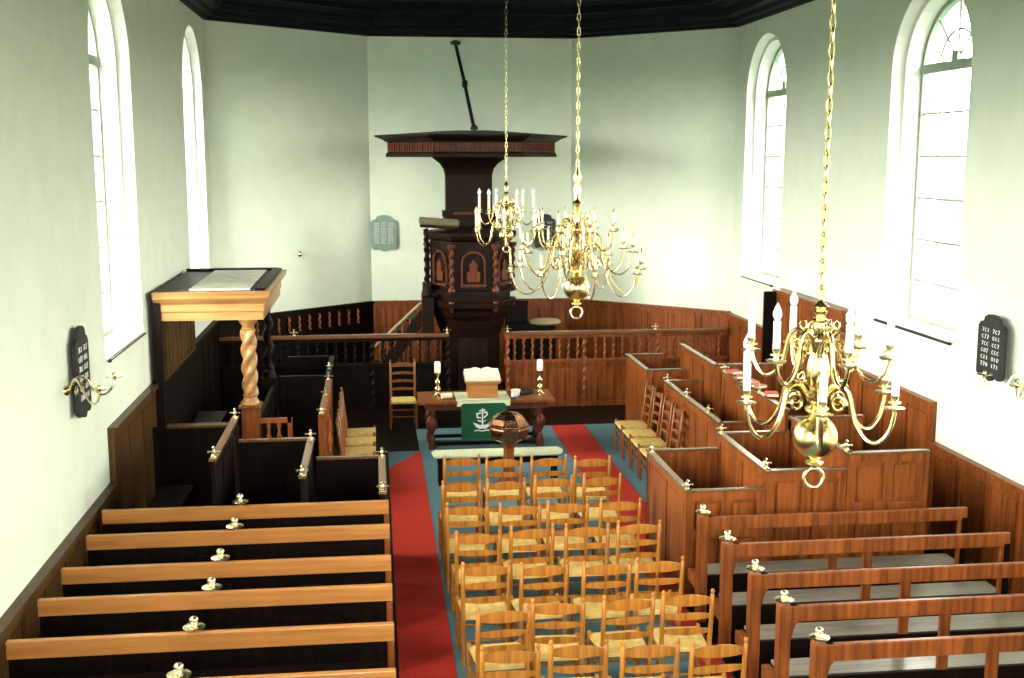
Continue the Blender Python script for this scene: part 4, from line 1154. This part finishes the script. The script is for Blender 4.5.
# ------------------------------------------------------------------ chandeliers
def smooth_path(p, sub=4):
    out = []
    n = len(p)
    for i in range(n - 1):
        p0 = p[max(i - 1, 0)]; p1 = p[i]; p2 = p[i + 1]; p3 = p[min(i + 2, n - 1)]
        for k in range(sub):
            t_ = k / sub
            out.append(tuple(.5 * ((2 * b_) + (-a + c) * t_ + (2 * a - 5 * b_ + 4 * c - d) * t_ ** 2 + (-a + 3 * b_ - 3 * c + d) * t_ ** 3) for a, b_, c, d in zip(p0, p1, p2, p3)))
    out.append(p[-1])
    return out
def chandelier(label, loc, ztop, tiers, ball, body_h, candle_h, candle_r, bulb, group, tr=.010, sag=.22, ck=.0058):
    """loc = centre of the ball; tiers = (arm radius, z of pan, arms, phase, scale-of-curve, z_attach)"""
    X, Y, Z = loc
    t = thing('chandelier', label, 'chandelier', loc, group)
    s = ball / .115
    b_ = MB()
    b_.lathe([(.001, -.17 * s), (.016 * s, -.165 * s), (.018 * s, -.15 * s), (.045 * s, -.143 * s), (.045 * s, -.135 * s), (.015 * s, -.125 * s), (.028 * s, -.115 * s)] +
             [(ball * math.cos(R(a)), ball * math.sin(R(a))) for a in range(-75, 76, 10)] +
             [(.04 * s, .125 * s), (.06 * s, .14 * s), (.06 * s, .155 * s), (.03 * s, .175 * s), (.055 * s, .20 * s), (.06 * s, .22 * s), (.03 * s, .26 * s)], loc, 24)
    obj('ball', b_, 'brass', t, smooth=True)
    h = body_h
    prof = [(.03 * s, .25 * s), (.055 * s, .28 * s), (.062 * s, .36 * s), (.045 * s, .43 * s), (.028 * s, .47 * s), (.05 * s, .50 * s), (.05 * s, .52 * s), (.026 * s, .55 * s)]
    zz = .55 * s
    rest = h - zz
    prof += [(.036 * s, zz + rest * .15), (.03 * s, zz + rest * .3), (.045 * s, zz + rest * .38), (.02 * s, zz + rest * .45), (.035 * s, zz + rest * .62), (.02 * s, zz + rest * .72), (.04 * s, zz + rest * .8), (.02 * s, zz + rest * .9), (.008, zz + rest)]
    c = MB().lathe(prof, loc, 20)
    obj('shaft', c, 'brass', t, smooth=True)
    rg = MB().tube([(X + .052 * s * math.cos(2 * PI * k / 20), Y, Z - .22 * s + .052 * s * math.sin(2 * PI * k / 20)) for k in range(20)], .009 * s, 8, closed=True)
    obj('pull_ring', rg, 'brass_pale', t, smooth=True)
    ch = MB(); z = Z + h - .01; kk = 0; lk = .075 * (1 if ztop - Z < 9 else 1)
    while z < ztop:
        d = (1, 0) if kk % 2 == 0 else (0, 1)
        ring = []
        for q in range(12):
            a = 2 * PI * q / 12
            u = .015 * math.cos(a); v = .047 * math.sin(a)
            ring.append((X + d[0] * u, Y + d[1] * u, z + .04 + v))
        ch.tube(ring, ck, 5, closed=True)
        z += lk; kk += 1
    obj('chain', ch, 'brass', t, smooth=True)
    for (ra, zp, na_, ph, za, *sg_) in tiers:
        zmid = zp - (sg_[0] if sg_ else sag * min(1.15, ra / .42))
        for k in range(na_):
            a = ph + 2 * PI * k / na_
            dr = Vector((math.cos(a), math.sin(a), 0))
            def W(r_, z_): return tuple(Vector(loc) + dr * r_ + Vector((0, 0, z_)))
            f = ra / .42
            path = [(.03 * f, za), (.06 * f, za + .09 * f), (.12 * f, za + .155 * f), (.175 * f, za + .13 * f), (.2 * f, za + .04 * f), (.225 * f, zmid + .07 * f), (.28 * f, zmid), (.34 * f, zmid - .01), (.395 * f, zmid + .05 * f), (.42 * f, zmid + .14 * f), (.42 * f, zp)]
            arm = MB(); arm.tube([W(*p) for p in smooth_path(path, 4)], tr, 7)
            # inner scroll and leaf loop
            sc = [( .125 * f + .045 * f * math.cos(R(g)) * (1 - g / 900), za + .055 * f + .045 * f * math.sin(R(g)) * (1 - g / 900)) for g in range(0, 480, 40)]
            arm.tube([W(*p) for p in sc], tr * .7, 6)
            lp = [(.10 * f + .02 * f * math.cos(R(g)), za + .19 * f + .028 * f * math.sin(R(g))) for g in range(0, 360, 45)]
            arm.tube([W(*p) for p in lp], tr * .45, 5, closed=True)
            ao = obj('arm', arm, 'brass', t, smooth=True)
            q = W(ra, zp)
            pan = MB().lathe([(.012, -.012), (.05, -.008), (.058, .002), (.05, .004), (.015, .006), (.014, .024), (.034, .03), (.034, .036), (.014, .04), (.02, .05), (.024, .07), (.018, .075)], q, 16)
            obj('drip_pan', pan, 'brass_pale', ao, smooth=True)
            cd = MB().lathe([(candle_r, 0), (candle_r, candle_h), (candle_r * .5, candle_h + .004)], (q[0], q[1], q[2] + .065), 12)
            co_ = obj('candle', cd, 'wax' if bulb else 'brass', ao, smooth=True)
            if bulb:
                bl = MB().lathe([(.012, 0), (.018, .012), (.026, .035), (.024, .055), (.014, .08), (.004, .1), (.001, .104)], (q[0], q[1], q[2] + .065 + candle_h), 12)
                obj('bulb', bl, 'bulb', ao, smooth=True)
    return t
GC = 'brass chandeliers in the nave'
chandelier('near brass chandelier with white candles and a big ball, hanging before the right pews', (2.51, 6.2, 2.90), ZC + 1.0,
           [(.46, .235, 6, R(12), .15, .20), (.385, .49, 6, R(32), .48, .13)], .128, .80, .155, .021, True, GC, .0125, .24)
chandelier('large three-tiered brass chandelier with many arms in the middle of the nave', (2.13, 12.0, 3.12), ZC + 1.0,
           [(.72, .19, 8, R(5), .16), (.60, .40, 8, R(22), .36), (.42, .62, 8, R(8), .58)], .14, 1.28, .15, .009, False, GC, .0085, .20, .0052)
chandelier('far brass chandelier hanging in front of the pulpit', (1.82, 15.9, 3.42), ZC + 1.0,
           [(.46, .07, 6, R(20), .06), (.38, .32, 6, R(45), .30)], .10, .76, .17, .018, True, GC, .010, .17, .0032)

# ------------------------------------------------------------------ hymn boards, sconces
def board_outline(w_, h):
    p = []
    hw = w_ / 2
    p += [(-hw, 0.06)]
    for i in range(3):      # scalloped bottom
        c = -hw + w_ * (i + .5) / 3; rr = w_ / 6
        p += [(c + rr * math.cos(R(g)), .06 + (.055 if i != 1 else .085) * math.sin(R(g))) for g in range(190, 351, 20)]
    p += [(hw, .06), (hw, h * .80), (hw * .85, h * .86), (hw * .62, h * .88), (hw * .55, h * .95), (hw * .3, h * .99), (0, h), (-hw * .3, h * .99), (-hw * .55, h * .95), (-hw * .62, h * .88), (-hw * .85, h * .86), (-hw, h * .80)]
    return p
def hymn_board(label, o, u, w_, h, mat, cols=2, rows=6, gap=.03):
    o = Vector(o); u = Vector(u); nn = u.cross(Vector((0, 0, 1)))
    t = thing('hymn_board', label, 'hymn board', tuple(o), 'hymn boards on the walls')
    pl = board_outline(w_, h)
    F0 = lambda a, z: tuple(o + u * a + Vector((0, 0, z)) + nn * gap)
    F1 = lambda a, z: tuple(o + u * a + Vector((0, 0, z)) + nn * (gap + .035))
    obj('board', MB().prism(pl, F0, F1), mat, t, bevel=.006)
    dg = MB()
    rnd = random.Random(3)
    cw = w_ * .8 / cols
    for i in range(cols):
        for j in range(rows):
            a = -w_ * .4 + cw * (i + .5); z = h * .16 + (h * .64) * (j + .5) / rows
            for s in range(3):
                aa = a + (s - 1) * cw * .24
                hh = h * .03
                kind = rnd.choice('1loc')
                def P(x_, z_): return tuple(o + u * (aa + x_) + Vector((0, 0, z + z_)) + nn * (gap + .037))
                if kind == '1': dg.beam(P(0, -hh), P(0, hh), .008, .006)
                elif kind == 'o':
                    dg.tube([P(.016 * math.cos(q * PI / 4), hh * .9 * math.sin(q * PI / 4)) for q in range(8)], .004, 4, closed=True)
                elif kind == 'l':
                    dg.beam(P(-.012, hh), P(.012, hh), .008, .006); dg.beam(P(.012, hh), P(-.006, -hh), .008, .006)
                else:
                    dg.tube([P(.016 * math.cos(q * PI / 4), hh * .9 * math.sin(q * PI / 4)) for q in range(1, 8)], .004, 4)
    obj('numerals', dg, 'digits', t, label='rows of small white numerals')
    mt = MB()
    mt.add([], [])
    mt.obox(tuple(o + Vector((0, 0, h * .7)) + nn * gap / 2), (.05, .05, .05))
    obj('hanger', mt, 'black', t)
    return t
hymn_board('grey-green hymn board on the bright back wall left of the pulpit', (.17, YA, 2.70), (1, 0, 0), .50, .68, 'board_pale', 3, 8)
hymn_board('black hymn board behind the chandeliers right of the pulpit', (3.37, YA, 2.70), (1, 0, 0), .42, .68, 'board', 2, 6)
hymn_board('black hymn board with scalloped foot seen edge-on on the left wall', (XL, 10.86, 2.12), (0, 1, 0), .46, .84, 'board', 2, 6, gap=.05)
hymn_board('black hymn board with white numerals on the right wall', (XR, 11.12, 2.20), (0, -1, 0), .52, .68, 'board', 2, 6, gap=.10)

def sconce(label, base, nrm, along, candle=False):
    base = Vector(base); nrm = Vector(nrm); al = Vector(along); up = Vector((0, 0, 1))
    t = thing('wall_sconce', label, 'sconce', tuple(base), 'brass wall sconces')
    def W(a, d, z): return tuple(base + al * a + nrm * d + up * z)
    pl = MB(); pl.tube([W(0, 0, -.02), W(0, .02, -.01), W(0, .05, 0)], [.05, .045, .02], 14)
    obj('wall_plate', pl, 'brass', t, smooth=True)
    for sg in (-1, 1):
        ar = MB()
        path = [(0, .05, 0), (sg * .05, .10, .09), (sg * .12, .16, .07), (sg * .15, .22, -.04), (sg * .20, .28, -.10), (sg * .27, .34, -.07), (sg * .30, .37, .0), (sg * .30, .37, .05)]
        ar.tube([W(*p) for p in smooth_path(path, 4)], .011, 7)
        sc = [(sg * (.10 + .05 * math.cos(R(g)) * (1 - g / 900)), .13, -.01 + .05 * math.sin(R(g)) * (1 - g / 900)) for g in range(0, 480, 40)]
        ar.tube([W(*p) for p in sc], .007, 6)
        ao = obj('arm', ar, 'brass_pale', t, smooth=True)
        q = W(sg * .30, .37, .05)
        obj('drip_pan', MB().lathe([(.01, -.03), (.02, -.015), (.075, -.004), (.08, .004), (.02, .008), (.018, .03), (.012, .035)], q, 16), 'brass', ao, smooth=True)
    return t
sconce('two-armed brass sconce below the black board on the left wall', (XL, 10.50, 2.44), (1, 0, 0), (0, 1, 0))
sconce('two-armed brass sconce beside the black board on the right wall', (XR, 10.48, 2.27), (-1, 0, 0), (0, 1, 0))
t = thing('wall_hook', 'tiny brass wall ornament on the bright canted wall left of the pulpit', 'hook', (-1.42, 21.47, 2.72))
hk = MB(); b0 = Vector((-1.42, 21.50, 2.72)); nv = Vector((.65, -.76, 0)).normalized()
hk.lathe([(.001, -.06), (.04, -.03), (.05, 0), (.03, .05), (.001, .07)], tuple(b0 + nv * .04), 10)
obj('boss', hk, 'brass', t, smooth=True)
